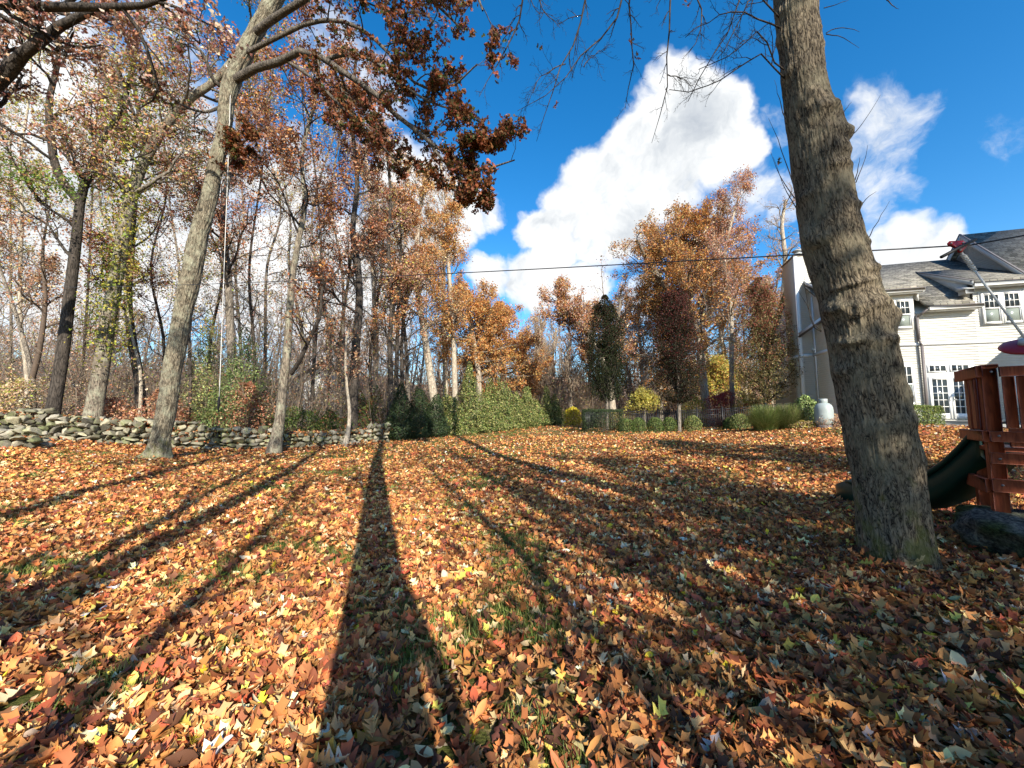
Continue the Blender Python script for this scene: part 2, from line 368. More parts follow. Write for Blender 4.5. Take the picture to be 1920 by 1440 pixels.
# ------------------------------------------------------------------ tree builder
def wood(name,parts,mat,parent,smooth=True):
    V=[];F=[];o=0
    for p,r,n in parts:
        v,f=tubes(p,r,n); V.append(v);F.append(f+o);o+=len(v)
    return mesh(name,np.concatenate(V),np.concatenate(F),mat,parent,smooth=smooth)
def on_twigs(rng,tw,N,off):
    k=rng.integers(0,len(tw),N); m=tw.shape[1]; x=rng.random(N)**.7*(m-1); i=np.minimum(x.astype(int),m-2); f=(x-i)[:,None]
    return tw[k,i]*(1-f)+tw[k,i+1]*f+rng.normal(size=(N,3))*off
def tree(name,label,cat,path,rad,seed,limbs=18,t0=.45,t1=1.,L=3.,ang=55,up=.12,wob=.2,n2=8,n3=7,n4=0,nl=6000,size=.11,
         cols=RUST,w=None,tpl=None,bm='grey',bt='twig',extra=None,group=None,shape='round',drop=0,clump=.25,leafsel=None,out=None,tsides=12,lname='crown',trunkobj=None,sub=(.58,.55,.45),lr=.42,offs=1.0,short=.55):
    rng=np.random.default_rng(seed)
    path=[np.asarray(q,float) for q in path]
    e=empty(name,path[0],0,label,cat,group)
    tp,tr=resample(path,rad,26)
    # root flare
    if trunkobj is None:
        tp2=tp.copy(); tp2[0,2]-=.15
        zz=np.linspace(0,1,26)*np.linalg.norm(np.diff(tp,axis=0),axis=1).sum()
        tr2=tr*(1+.7*np.exp(-zz/(.25+tr[0])))
        wood('trunk',[(tp2[None],tr2[None],tsides)],M[bm],e)
    parts=[];P1=[];
    ps,rs=tp[None],tr[None]
    if limbs:
        if shape=='round': a=L*.75; b=L
        p1,r1,l1=spawn(rng,ps,rs,limbs,t0,t1,ang,L,lr,wob,up,9,.3,.006,short=short,out=out)
        parts.append((p1,r1,7)); P1.append((p1,r1,l1))
    for q,qr in (extra or []):
        a,b=resample(q,qr,14); parts.append((a[None],b[None],8)); 
        a9,b9=resample(q,qr,9); P1.append((a9[None],b9[None],np.array([np.linalg.norm(np.diff(a,axis=0),axis=1).sum()*.55])))
    p1=np.concatenate([q[0] for q in P1]);r1=np.concatenate([q[1] for q in P1]);l1=np.concatenate([q[2] for q in P1])
    p2,r2,l2=spawn(rng,p1,r1,n2,.18,1,45,l1*sub[0],.6,wob*1.1,up*.6-drop,7,.35,.004)
    parts.append((p2,r2,5))
    p3,r3,l3=spawn(rng,p2,r2,n3,.15,1,42,l2*sub[1],.6,wob*1.1,up*.4-drop,5,.35,.003)
    tw=[];tw_p=p3
    tw.append((p3,r3,3))
    if n4:
        p4,r4,l4=spawn(rng,p3,r3,n4,.2,1,40,l3*sub[2],.6,wob,up*.3-drop,4,.3,.0022)
        tw.append((p4,r4,3)); tw_p=p4
    wood('branches',parts+tw,M[bt],e)
    if nl:
        if leafsel is not None: tw_p=tw_p[leafsel(tw_p.mean(1))]
        if clump:
            keep=rng.random(len(tw_p))>clump; tw_p=tw_p[keep]
        pos=on_twigs(rng,tw_p,nl,size*offs)
        nr=rng.normal(size=(nl,3))+np.array([.15,-.3,.5]); s=size*rng.uniform(.6,1.25,nl)
        V,F,C=leaves(rng,pos,nr,s,tpl or T_S,pal(rng,nl,cols,w))
        mesh(lname,V,F,M['leaf'],e,C)
    return e
def shrub(name,label,cat,base,rx,ry,h,seed,n=4000,size=.07,cols=GREEN,w=None,shape='dome',tpl=None,group=None,z0=.0,mat='needle',inner=.55,lump=.3,stems=14,rz=0):
    rng=np.random.default_rng(seed); base=np.asarray(base,float)
    e=empty(name,base,0,label,cat,group)
    # foliage through an outer shell of the shrub's volume
    u=rng.random(n); a=rng.uniform(0,2*PI,n); 
    if shape=='cone':
        zz=(1-rng.random(n)**.62)*1.0; rr=(1-zz)**.75*.9+.12; rr=np.minimum(rr,.55+zz*3)
    elif shape=='column':
        zz=rng.random(n); rr=np.sin(np.clip(zz*.93+.07,0,1)*PI)**.45
    elif shape=='box':
        zz=rng.random(n)**.8; rr=np.ones(n)*np.clip((1.08-zz)*5,0,1)**.5
    else:
        zz=1-rng.random(n)**1.3; rr=np.sqrt(np.maximum(1-(zz*1.0-.38)**2/.40,0))
    q=(inner+(1-inner)*rng.random(n)**.6)
    top=rng.random(n)<.3
    if shape=='box': q[top]=np.sqrt(rng.random(top.sum())); zz[top]=.9+.1*rng.random(top.sum())
    if shape=='dome': q[top]=np.sqrt(rng.random(top.sum()))
    cx=np.cos(a);cy=np.sin(a)
    if shape=='box':
        mxx=np.maximum(abs(cx),abs(cy))**.75; cx=cx/mxx; cy=cy/mxx
    lum=1+lump*(fbm(cx*2.2+seed,cy*2.2,zz*h*2.2,seed,3)-.45)*2
    x=cx*rr*q*lum; y=cy*rr*q*lum
    c,s=math.cos(rz),math.sin(rz)
    X=x*rx;Y=y*ry
    if shape=='dome': zf=zz*h*(1-0)+(z0)
    else: zf=zz*h+z0
    zf=zf*(1+lump*.35*(noise3(x*3+9,y*3,x*0,seed)-.5)*2)
    pos=np.stack([base[0]+X*c-Y*s,base[1]+X*s+Y*c,base[2]+zf],-1)
    nr=np.stack([cx,cy,.5+0*cx],-1)+rng.normal(size=(n,3))*.7
    V,F,C=leaves(rng,pos,nr,size*rng.uniform(.6,1.3,n),tpl or T_S,pal(rng,n,cols,w,.28))
    if stems:
        k=stems; st=np.zeros((k,5,3)); aa=rng.uniform(0,2*PI,k); rr0=rng.uniform(.2,.75,k)
        for i in range(5):
            f=i/4; st[:,i,0]=base[0]+np.cos(aa)*rr0*rx*f*.9; st[:,i,1]=base[1]+np.sin(aa)*rr0*ry*f*.9; st[:,i,2]=base[2]-.05+f*(h*.85+z0)*(1-.3*rr0)
        wood('stems',[(st,np.full((k,5),.012)*np.linspace(1.3,.4,5),4)],M['twig'],e)
    mesh('foliage',V,F,M[mat],e,C)
    return e
# ------------------------------------------------------------------ camera, sun, sky
cd=bpy.data.cameras.new('camera'); cam=bpy.data.objects.new('camera',cd); COL.objects.link(cam)
cam.location=(0,0,1.5); cam.rotation_euler=(PI/2+TH,0,0); cd.sensor_width=36; cd.lens=36*FP/1920; cd.clip_start=.05; cd.clip_end=1500
S.camera=cam
AZ=math.radians(19); EL=math.radians(29)
SUN=np.array([math.sin(AZ)*math.cos(EL),-math.cos(AZ)*math.cos(EL),math.sin(EL)])
sd=bpy.data.lights.new('sun','SUN'); sd.energy=5.0; sd.angle=math.radians(.5); sd.color=(1,.93,.80)
so=bpy.data.objects.new('sun',sd); COL.objects.link(so); so.location=(5,-20,20)
from mathutils import Vector
so.rotation_euler=Vector(SUN).to_track_quat('Z','Y').to_euler()
S.view_settings.view_transform='Standard'; S.view_settings.look='None'; S.view_settings.exposure=EXPO
w=bpy.data.worlds.new('World'); S.world=w; w.use_nodes=True; nt=w.node_tree; nt.nodes.clear(); L=nt.links.new
wo=nd(nt,'ShaderNodeOutputWorld'); bg=nd(nt,'ShaderNodeBackground'); bg.inputs[1].default_value=.12
sky=nd(nt,'ShaderNodeTexSky',sky_type='NISHITA'); sky.sun_disc=False; sky.sun_elevation=EL; sky.sun_rotation=PI-AZ; sky.ozone_density=2.0; sky.air_density=1.0; sky.dust_density=.4
hs=nd(nt,'ShaderNodeHueSaturation'); hs.inputs['Saturation'].default_value=1.42; hs.inputs['Value'].default_value=SKYV
L(sky.outputs[0],hs.inputs['Color'])
tc=nd(nt,'ShaderNodeTexCoord')
def vm(op,a,b=None,sc=None):
    n=nd(nt,'ShaderNodeVectorMath',operation=op); 
    if isinstance(a,tuple): n.inputs[0].default_value=a
    else: L(a,n.inputs[0])
    if b is not None:
        if isinstance(b,tuple): n.inputs[1].default_value=b
        else: L(b,n.inputs[1])
    if sc is not None: n.inputs['Scale'].default_value=sc
    return n
def mt(op,a,b=None,c=None,clamp=False):
    n=nd(nt,'ShaderNodeMath',operation=op); n.use_clamp=clamp
    for i,v in enumerate((a,b,c)):
        if v is None: continue
        if isinstance(v,(int,float)): n.inputs[i].default_value=v
        else: L(v,n.inputs[i])
    return n.outputs[0]
dirn=vm('NORMALIZE',tc.outputs['Generated']).outputs[0]
def noi(vec,scale,det=6,rough=.6,color=False,dist=0):
    n=nd(nt,'ShaderNodeTexNoise'); n.inputs['Scale'].default_value=scale; n.inputs['Detail'].default_value=det; n.inputs['Roughness'].default_value=rough; n.inputs['Distortion'].default_value=dist
    L(vec,n.inputs['Vector']); return n.outputs[1 if color else 0]
wc=vm('SCALE',vm('SUBTRACT',noi(dirn,4.5,5,.6,True),(.5,.5,.5)).outputs[0],sc=.16).outputs[0]
dw=vm('NORMALIZE',vm('ADD',dirn,wc).outputs[0]).outputs[0]
# cumulus clouds: soft discs in the sky's own directions (centre, angular radius in degrees, weight)
CL=[(1255,165,3.6,1),(1300,205,4.6,1),(1345,215,3.6,1),(1230,250,5.4,1),(1315,285,5.4,1),(1170,310,5.2,1),(1255,340,5.6,1),(1110,360,5,1),(1180,395,5,1),(1060,400,4.4,1),(1045,455,4.6,1),(1130,450,5,1),
    (1010,430,3.4,1),(1380,290,2.6,.9),(1190,440,3.4,.9),(1000,520,5,1),(1090,545,4.6,1),(915,520,4.2,.9),(1210,560,4,.6),
    (862,395,4.2,.95),(820,440,5,1),(900,390,3.4,.8),(780,360,6,.95),(930,370,2.3,0.34),
    (1655,210,4.0,0.58),(1620,240,3.4,0.54),(1690,195,3,0.51),(1640,300,3.6,0.51),(1640,360,3.6,0.48),(1620,410,3,0.41),(1685,250,3,0.41),
    (1400,375,3.6,.66),(1460,385,3.4,.66),(1350,400,2.6,.6),(1430,250,2.6,0.37),(1690,475,3.4,.9),(1740,470,3,.85),(1660,480,3,.8),(1905,245,2.6,0.44),(1895,265,2.2,0.37),
    (700,180,5,.7),(540,330,6,.8),(620,80,4,.55),(300,60,5,.5),(300,280,9,.95),(90,160,9,.9),(60,380,10,.95),(200,480,10,1),(480,520,10,1),(700,500,9,1),(400,180,4,.5),(20,520,9,.9),(640,600,9,1)]
acc=None; tot=None
for px,py,rd,wt in CL:
    r=ray(px,py); r=r/np.linalg.norm(r)
    dt=vm('DOT_PRODUCT',dw,tuple(float(q) for q in r)).outputs['Value']
    mr=nd(nt,'ShaderNodeMapRange'); mr.interpolation_type='SMOOTHSTEP'
    L(dt,mr.inputs[0]); mr.inputs[1].default_value=math.cos(math.radians(rd*1.2)); mr.inputs[2].default_value=math.cos(math.radians(rd*.35)); mr.inputs[4].default_value=wt
    acc=mr.outputs[0] if acc is None else mt('MAXIMUM',acc,mr.outputs[0]); tot=mr.outputs[0] if tot is None else mt('ADD',tot,mr.outputs[0])
fine=noi(dw,13,10,.62)
den=mt('ADD',acc,mt('MULTIPLY',mt('SUBTRACT',fine,.5),1.35))
cover=nd(nt,'ShaderNodeMapRange'); cover.interpolation_type='SMOOTHSTEP'; L(den,cover.inputs[0]); cover.inputs[1].default_value=.24; cover.inputs[2].default_value=.92
# self-shading of the cloud bodies: bright billows, blue-grey hollows
sh=noi(vm('ADD',dw,(.02,0,-.05)).outputs[0],7,8,.58); sh2=noi(dw,22,6,.6)
shd=mt('ADD',mt('MULTIPLY',sh,.75),mt('MULTIPLY',sh2,.25))
thick=mt('MULTIPLY',mt('SUBTRACT',tot,1.0),.5,clamp=True); shd=mt('SUBTRACT',shd,mt('MULTIPLY',thick,.13))
cc=ramp(nt,shd,[(.20,(2.6,2.85,3.2)),(.31,(3.6,3.8,4.0)),(.41,(4.7,4.8,4.85)),(.48,(5.2,5.2,5.2))])
mxw=nd(nt,'ShaderNodeMix',data_type='RGBA'); L(cover.outputs[0],mxw.inputs[0]); L(hs.outputs[0],mxw.inputs[6]); L(cc,mxw.inputs[7])
L(mxw.outputs[2],bg.inputs[0]); L(bg.outputs[0],wo.inputs[0])
w.cycles.sampling_method='AUTOMATIC'
# ------------------------------------------------------------------ ground
def axis(lo,hi,n,k): 
    t=np.linspace(-1,1,n); s=np.sinh(t*k)/math.sinh(k); return np.where(s<0,-s*lo,s*hi)
gx=axis(-420,420,260,5.2); gy=axis(-300,480,260,5.2)
X,Y=np.meshgrid(gx,gy); Z=gz(X,Y)+(noise3(X*1.3,Y*1.3,0*X,3)-.5)*.05*np.exp(-np.hypot(X,Y)/30)
far=np.clip((np.hypot(X,Y)-110)/120,0,1); Z=Z*(1-far)
nx,ny=len(gx),len(gy); i,j=np.meshgrid(np.arange(ny-1),np.arange(nx-1),indexing='ij'); b=i*nx+j
gf=np.stack([b,b+1,b+nx+1,b+nx],-1).reshape(-1,4)
m,nt,out=newmat('leafy_lawn'); L=nt.links.new
geo=nd(nt,'ShaderNodeNewGeometry')
def N_(scale,det=5,rough=.6,vec=None):
    n=nd(nt,'ShaderNodeTexNoise'); n.inputs['Scale'].default_value=scale; n.inputs['Detail'].default_value=det; n.inputs['Roughness'].default_value=rough
    L(vec or geo.outputs['Position'],n.inputs['Vector']); return n
wn=N_(9,3); sc=nd(nt,'ShaderNodeVectorMath',operation='SCALE'); sc.inputs['Scale'].default_value=.22; L(wn.outputs[1],sc.inputs[0])
ad=nd(nt,'ShaderNodeVectorMath',operation='ADD'); L(geo.outputs['Position'],ad.inputs[0]); L(sc.outputs[0],ad.inputs[1])
v1=nd(nt,'ShaderNodeTexVoronoi'); v1.inputs['Scale'].default_value=9; L(ad.outputs[0],v1.inputs['Vector'])
sp=nd(nt,'ShaderNodeSeparateColor'); L(v1.outputs['Color'],sp.inputs[0])
lc=ramp(nt,sp.outputs[0],[(0,(.10,.035,.018)),(.25,(.26,.10,.045)),(.5,(.36,.15,.07)),(.72,(.42,.22,.11)),(.9,(.52,.36,.22)),(1,(.60,.48,.34))])
gr=N_(40,6,.7); gc=ramp(nt,gr.outputs[0],[(.3,(.045,.06,.012)),(.55,(.12,.13,.03)),(.75,(.26,.23,.07))])
gm=N_(.45,7,.7); gmk=nd(nt,'ShaderNodeMath',operation='MULTIPLY_ADD'); L(sp.outputs[1],gmk.inputs[0]); gmk.inputs[1].default_value=.22; L(gm.outputs[0],gmk.inputs[2])
gfac=ramp(nt,gmk.outputs[0],[(.50,(0,0,0)),(.62,(1,1,1))])
mx=nd(nt,'ShaderNodeMix',data_type='RGBA'); L(gfac,mx.inputs[0]); L(lc,mx.inputs[6]); L(gc,mx.inputs[7])
p=nd(nt,'ShaderNodeBsdfPrincipled'); p.inputs['Roughness'].default_value=.85; p.inputs['Specular IOR Level'].default_value=.15; L(mx.outputs[2],p.inputs['Base Color'])
bm_=nd(nt,'ShaderNodeBump'); bm_.inputs['Strength'].default_value=1; bm_.inputs['Distance'].default_value=.05
hh=nd(nt,'ShaderNodeMath',operation='ADD'); L(v1.outputs['Distance'],hh.inputs[0]); L(gr.outputs[0],hh.inputs[1]); L(hh.outputs[0],bm_.inputs['Height']); L(bm_.outputs[0],p.inputs['Normal'])
L(p.outputs[0],out.inputs[0]); M['ground']=m
tag(mesh('ground',np.stack([X,Y,Z],-1).reshape(-1,3),gf,m,smooth=True),kind='structure')
# ------------------------------------------------------------------ fallen leaves and grass
rng=np.random.default_rng(5)
LIT=[(.46,.18,.06),(.54,.25,.09),(.33,.12,.05),(.60,.34,.15),(.19,.065,.035),(.40,.10,.05),(.64,.46,.27),(.60,.45,.10),(.11,.045,.028),(.70,.57,.42)]
LW=[19,17,15,12,9,6.5,4.5,3,9,1]
V_=[];F_=[];C_=[];o=0
HT=P(1685,1060,3.7)
def scatter(y0,y1,dens,size,tp,asp=1.75,hs=1.0):
    global o
    A=(y1*y1-y0*y0)*asp; n=int(A*dens)
    y=np.sqrt(rng.uniform(y0*y0,y1*y1,n)); x=rng.uniform(-asp,asp,n)*y
    cl=fbm(x*1.1,y*1.1,x*0,11,4); keep=rng.random(n)<np.clip((cl-.25)*5.0,.42,1)*np.clip(1-(fbm(x*1.7+3,y*1.7,x*0,31,3)-.50)*5*(x<.02*y+.3),.4,1)
    k2=~((x>20)&(y>15)); keep&=k2
    x=x[keep];y=y[keep];n=len(x)
    z=gz(x,y)+(noise3(x*1.3,y*1.3,0*x,3)-.5)*.05*np.exp(-np.hypot(x,y)/30)+rng.uniform(.004,.045,n)*hs
    nr=np.stack([rng.normal(size=n)*.42,rng.normal(size=n)*.42,np.ones(n)],-1)
    st=rng.random(n)<.08; nr[st,2]*=.35
    c=pal(rng,n,LIT,LW,.26)
    tone=fbm(x*.5+5,y*.5,x*0,21,4)[:,None]; c=c*(.6+tone*.8)
    yl=rng.random(n)<.005; c[yl]=(.62,.47,.04)
    v,f,cc=leaves(rng,np.stack([x,y,z],-1),nr,size*np.clip(np.exp(rng.normal(size=n)*.26)*1.05,.5,1.45),tp,np.clip(c*np.array([1.22,1.22,1.16]),0,.85))
    V_.append(v);F_.append(f+o);C_.append(cc);o+=len(v)
scatter(1.0,3.6,1250*DENS,.088,T_OAK*3+T_MAP[:1]+T_OV*3,1.7)
scatter(3.6,7.5,900*DENS,.086,T_OAK*3+T_MAP[:1]+T_OV*3)
scatter(7.5,13,360*DENS,.088,T_ST)
scatter(13,21,110*DENS,.10,T_ST[:2])
scatter(21,36,26*DENS,.12,T_S)
def pile(cx,cy,r0,r1,n,zt,size=.10):
    global o
    q=np.sqrt(rng.uniform(r0*r0,r1*r1,n)); aq=rng.uniform(0,2*PI,n); x=cx+np.cos(aq)*q; y=cy+np.sin(aq)*q
    z=gz(x,y)+zt*np.exp(-((q-r0)/(r1-r0))**2*4)*rng.random(n)+.01
    v,f,cc=leaves(rng,np.stack([x,y,z],-1),np.stack([rng.normal(size=n)*.5,rng.normal(size=n)*.5,np.ones(n)],-1),size*rng.uniform(.7,1.2,n),T_OAK,pal(rng,n,LIT,LW,.3)*.8)
    V_.append(v);F_.append(f+o);C_.append(cc);o+=len(v)
pile(HT[0],HT[1],.30,.85,1000,.16); q=G(292,11.5); pile(q[0],q[1],.38,1.1,700,.14); pile(5.5,3.3,.95,1.7,1100,.10)
wl=np.array([G(x_,y_) for x_,y_ in [(-160,12.4),(0,12.6),(100,13.0),(250,13.5),(330,14.1),(480,15.2),(560,16.2),(640,17.2),(730,18.6)]])
n=4200; s=rng.random(n)*8; i_=np.minimum(s.astype(int),7); f_=(s-i_)[:,None]; p_=wl[i_]*(1-f_)+wl[i_+1]*f_
tp_=rng.random(n)<.45; p_[:,0]+=rng.normal(size=n)*.1; p_[:,1]+=np.where(tp_,rng.uniform(.0,.5,n),-rng.gamma(1.6,.22,n)-.15); p_[:,2]=gz(p_[:,0],p_[:,1])+np.where(tp_,rng.uniform(.72,.98,n)-s*.035,rng.random(n)*.16*np.exp(-(wl[i_,1]-p_[:,1]).clip(0)*.8))
v,f,cc=leaves(rng,p_,rng.normal(size=(n,3))*.5+np.array([0,-.2,1]),.11*rng.uniform(.7,1.2,n),T_ST,pal(rng,n,LIT,LW,.3)); V_.append(v);F_.append(f+o);C_.append(cc);o+=len(v)
tag(mesh('fallen_leaves',np.concatenate(V_),np.concatenate(F_),M['litter'],None,np.concatenate(C_)),kind='stuff',label='brown and orange oak leaves strewn thickly over the lawn',cat='leaf litter')
# grass
def blades(n,y0,y1,asp,h,thr,sd):
    y=np.sqrt(rng.uniform(y0*y0,y1*y1,n)); x=rng.uniform(-asp,asp,n)*y
    k=(fbm(x*1.7+3,y*1.7,x*0,sd,3)+.18*fbm(x*6,y*6,x*0,sd+3,2))>thr; k&=rng.random(len(x))<np.where(x>.02*y+.3,.3,1); x=x[k];y=y[k];n=len(x)
    z=gz(x,y); h=h*rng.uniform(.5,1.3,n); a=rng.uniform(0,2*PI,n); ln=rng.uniform(.1,.9,n)*h; w=.0028+.0007*y/3
    dx=np.cos(a);dy=np.sin(a); sx=-dy*w;sy=dx*w
    b=np.stack([x,y,z-.01],-1); v=np.empty((n,5,3))
    v[:,0]=b+np.stack([sx,sy,0*x],-1); v[:,1]=b-np.stack([sx,sy,0*x],-1)
    mid=b+np.stack([dx*ln*.3,dy*ln*.3,h*.6],-1); v[:,2]=mid-np.stack([sx,sy,0*x],-1)*.7; v[:,3]=mid+np.stack([sx,sy,0*x],-1)*.7
    v[:,4]=b+np.stack([dx*ln,dy*ln,h],-1)
    q=np.array([[0,1,2,3]])[None]+(np.arange(n)*5)[:,None,None]; t=np.array([[3,2,4]])[None]+(np.arange(n)*5)[:,None,None]
    c=np.repeat(pal(rng,n,[(.09,.14,.025),(.15,.20,.04),(.26,.26,.06),(.38,.34,.11)],[3,4,3,2],.2),5,0)
    return v.reshape(-1,3),q.reshape(-1,4),t.reshape(-1,3),c
GA=[blades(170000,.9,5,1.6,.07,.548,31),blades(220000,5,12,1.6,.065,.525,31),blades(230000,12,36,1.5,.06,.50,31)]
o=0;gv=[];gq=[];gt=[];gc_=[]
for v,q,t,c in GA: gv.append(v);gq.append(q+o);gt.append(t+o);gc_.append(c);o+=len(v)
tag(mesh('grass',np.concatenate(gv),[np.concatenate(gq),np.concatenate(gt)],M['grass'],None,np.concatenate(gc_)),kind='stuff',label='short green grass showing between the fallen leaves',cat='grass')
# ------------------------------------------------------------------ sculpted trunks (bark relief in the mesh)
def hero_trunk(name,path,rad,mat,parent,na=200,nz=620,ridge=.012,freq=30,bumps=(),flare=.35,rootn=5,lump=.02,seed=1,zf=2.2):
    c,r=resample(path,rad,nz)
    t=norm(np.gradient(c,axis=0)); side=norm(np.cross(t,np.array([[0,1.,0]]))); fwd=np.cross(t,side)   # fwd ~ -Y
    if fwd[0,1]>0: fwd=-fwd
    if side[0,0]<0: side=-side
    a=np.linspace(-PI,PI,na+1); s=np.r_[0,np.cumsum(np.linalg.norm(np.diff(c,axis=0),axis=1))]
    A,Sx=np.meshgrid(a,s); R=np.repeat(r[:,None],na+1,1)
    ph=(A+PI)/(2*PI)
    wv=(fbm(ph*8,Sx*1.6,0*A,seed,3)-.45)*1.6
    n1=noise3(ph*freq+wv,Sx*zf,0*A,seed+5,perx=None); n1=1-np.abs(n1*2-1)
    n2=noise3(ph*freq*2+wv*2,Sx*zf*2.6,0*A,seed+9); n2=1-np.abs(n2*2-1)
    n3=noise3(ph*freq*4,Sx*zf*9,0*A,seed+12)
    D=ridge*(-(n1**2.2)*1.1-(n2**2)*.6+n3*.35)
    bx=np.cos(A)*1.4;by=np.sin(A)*1.4
    D=D+lump*(fbm(bx+3,by,Sx*1.1,seed+20,3)-.45)*2.2
    for s0,a0,amp,ss,sa in bumps:
        da=(A-a0+PI)%(2*PI)-PI
        q_=((Sx-s0)/ss)**2+(da/sa)**2; g=1/(1+q_**1.6*.9)*np.exp(-q_*.12)
        D=D+amp*.82*g*(.7+.75*(fbm(A*4,Sx*11,0*A,seed+31,4)-.1))
    fl=np.exp(-Sx/.22); D=D+R*flare*fl*(1+.55*np.cos(rootn*A+1+seed)+.25*np.cos(3*A+2))
    RR=R+D
    V=c[:,None]+RR[...,None]*(np.sin(A)[...,None]*side[:,None]+np.cos(A)[...,None]*fwd[:,None])
    n=na+1; i,j=np.meshgrid(np.arange(nz-1),np.arange(na),indexing='ij'); b=i*n+j
    F=np.stack([b,b+1,b+n+1,b+n],-1).reshape(-1,4)
    bk=np.stack([A*float(r.mean()),0*A+RR*.5,Sx],-1).reshape(-1,3)
    return mesh(name,V.reshape(-1,3),F,mat,parent,smooth=True,vec=bk), c, r, s
def pxpath(L_):
    out=[];Y=None
    for q in L_:
        if len(q)>2: Y=q[2]
        out.append(P(q[0],q[1],Y))
    return out
# big near tree on the right
YT=3.7
prof=[(1690,1085,72),(1685,1060,70),(1672,980,69),(1662,900,70),(1653,850,70),(1645,800,69),(1633,740,69),(1624,690,69),(1612,640,65),(1602,600,63),(1590,550,62),(1576,500,63),(1563,450,61),(1553,400,58),(1545,350,57),(1536,300,56),(1530,262,55),(1518,215,49),(1508,160,47),(1502,100,47),(1496,50,46),(1493,0,48),(1488,-60,47),(1480,-160,44),(1470,-300,40),(1455,-520,36),(1435,-800,30),(1415,-1150,20)]
pts=[P(a,b,YT) for a,b,_ in prof]; rads=[h*YT/FP*1.02*math.cos(math.atan((x-960)/FP)) for x,_,h in prof]
pts[0][2]-=.05
e=empty('maple_tree',G(1690,YT),0,'large rough-barked tree with knobbly burls leaning left in the right foreground','tree')
def sof(py):  # length along the stem at an image row
    z=P(1600,py,YT)[2]; return (z-pts[0][2])*1.005
B=[]
for py,deg,amp,ss,sa in [(250,78,.06,.09,.5),(268,60,.05,.04,.6),(300,30,.03,.06,.5),(605,55,.085,.085,.42),(600,95,.08,.09,.5),(580,10,.045,.05,.8),(575,-70,.055,.05,.6),(590,-35,.035,.05,.5),(638,-60,.05,.035,.6),(645,10,.04,.035,.6),(690,-85,.035,.06,.4),
      (745,72,.05,.09,.5),(790,25,.03,.06,.7),(800,-60,.02,.08,.6),(520,30,.035,.03,.5),(450,-75,.05,.05,.5),(430,-88,.04,.06,.5),(365,-80,.03,.04,.5),(400,40,.03,.03,.5),(330,10,.03,.03,.7),(200,-40,.025,.07,.7),(225,10,.045,.05,.7),(90,85,.04,.05,.4),(60,80,.03,.05,.4),(30,-80,.03,.05,.4),(70,-88,.03,.06,.4),(470,55,.02,.03,.5),(540,-20,.03,.02,.9),(860,60,.025,.1,.5),(930,-10,.02,.05,.4),(140,-80,.03,.05,.4)]:
    B.append((sof(py),math.radians(deg),amp*1.15,ss*1.25,sa*.9))
_,hc,hr,hsn=hero_trunk('trunk',pts,rads,M['hero'],e,260,1100,.0085,46,B,.30,5,.035,3,2.4)
rng=np.random.default_rng(77)
# bare limbs that hang into the view, and short shoots from the stem
SH=[[(1473,222),(1462,190),(1452,150)],[(1490,372),(1475,350),(1458,320),(1445,285)],[(1487,345),(1462,270),(1441,222)],[(1492,372),(1484,330),(1480,290),(1474,235)],[(1494,392),(1470,350),(1450,295)],
    [(1592,258),(1615,235),(1651,178)],[(1577,222),(1585,205),(1597,191)],[(1605,342),(1618,310),(1627,272)],[(1603,338),(1609,315),(1612,295)],[(1610,392),(1625,372),(1643,359)],[(1624,455),(1645,415),(1668,377)],
    [(1549,62),(1570,52),(1600,55),(1612,60)],[(1549,64),(1580,70),(1611,90)],[(1545,15),(1570,8),(1595,-2)],[(1662,0),(1676,12),(1686,17)],[(1652,600),(1652,560),(1650,490)],[(1540,620),(1522,600),(1512,555),(1508,520)],[(1540,622),(1525,612),(1512,570),(1497,545)]]
SL=[[(1474,150),(1458,135),(1432,100),(1390,125),(1350,150),(1300,172),(1255,168)],[(1472,132),(1456,118),(1430,60),(1400,75),(1360,110),(1310,130)],[(1468,55),(1448,45),(1410,28),(1370,22),(1330,40),(1285,70)],[(1468,40),(1447,20),(1420,-10),(1395,20),(1370,75),(1345,110)],
    [(1500,-260),(1400,-200),(1290,-150),(1180,-105),(1060,-80),(960,-60),(900,-45)],[(1490,-120),(1440,-70),(1400,-30),(1375,40),(1350,80),(1310,150),(1290,190)]]
HG=[[(985,-66),(978,20),(962,70),(945,100),(925,130),(912,160),(898,182)],[(1110,-90),(1095,0),(1083,65),(1062,105),(1048,130),(1035,180),(1018,225),(1006,265)],[(1190,-110),(1165,15),(1140,60),(1105,92),(1072,120),(1055,150),(1015,185),(970,208)],
    [(1200,-110),(1178,15),(1186,70),(1186,120),(1178,180),(1172,205)],[(1270,-145),(1256,20),(1252,90),(1250,140),(1247,190),(1232,235),(1222,268)],[(1252,140),(1275,145),(1300,160)],[(1060,120),(1040,126),(1010,150),(990,195)],
    [(1095,125),(1110,105),(1135,92)],[(1000,-70),(1015,10),(1035,35),(1050,52)],[(1320,-165),(1350,-60),(1390,10),(1440,-30)],[(1270,-140),(1300,-20),(1320,30),(1305,80),(1280,110)]]
parts=[];P1=[];R1=[]
def addp(L_,r0,r1,Y=None,m=9,jy=.25,depths=None):
    yy=np.linspace(*(depths or (Y,Y)),len(L_)); q=[P(a,b,y) for (a,b),y in zip(L_,yy)]
    a,r=resample(q,np.linspace(r0,r1,len(q)),m); a[1:-1]+=rng.normal(size=(m-2,3))*.004*jy*8; parts.append((a[None],r[None],6)); return a,r
for k,q in enumerate(SH): addp(q,.005,.0012,YT-.15*rng.random(),m=7,jy=.08)
sl=[addp(q,.009 if k!=4 else .045,.003 if k!=4 else .012,depths=(YT,YT-.4 if k!=4 else 4.4)) for k,q in enumerate(SL)]
hg=[addp(q,.012 if len(q)>4 else .007,.0022,depths=(4.1+.3*rng.random(),3.6+.9*rng.random())) for q in HG]
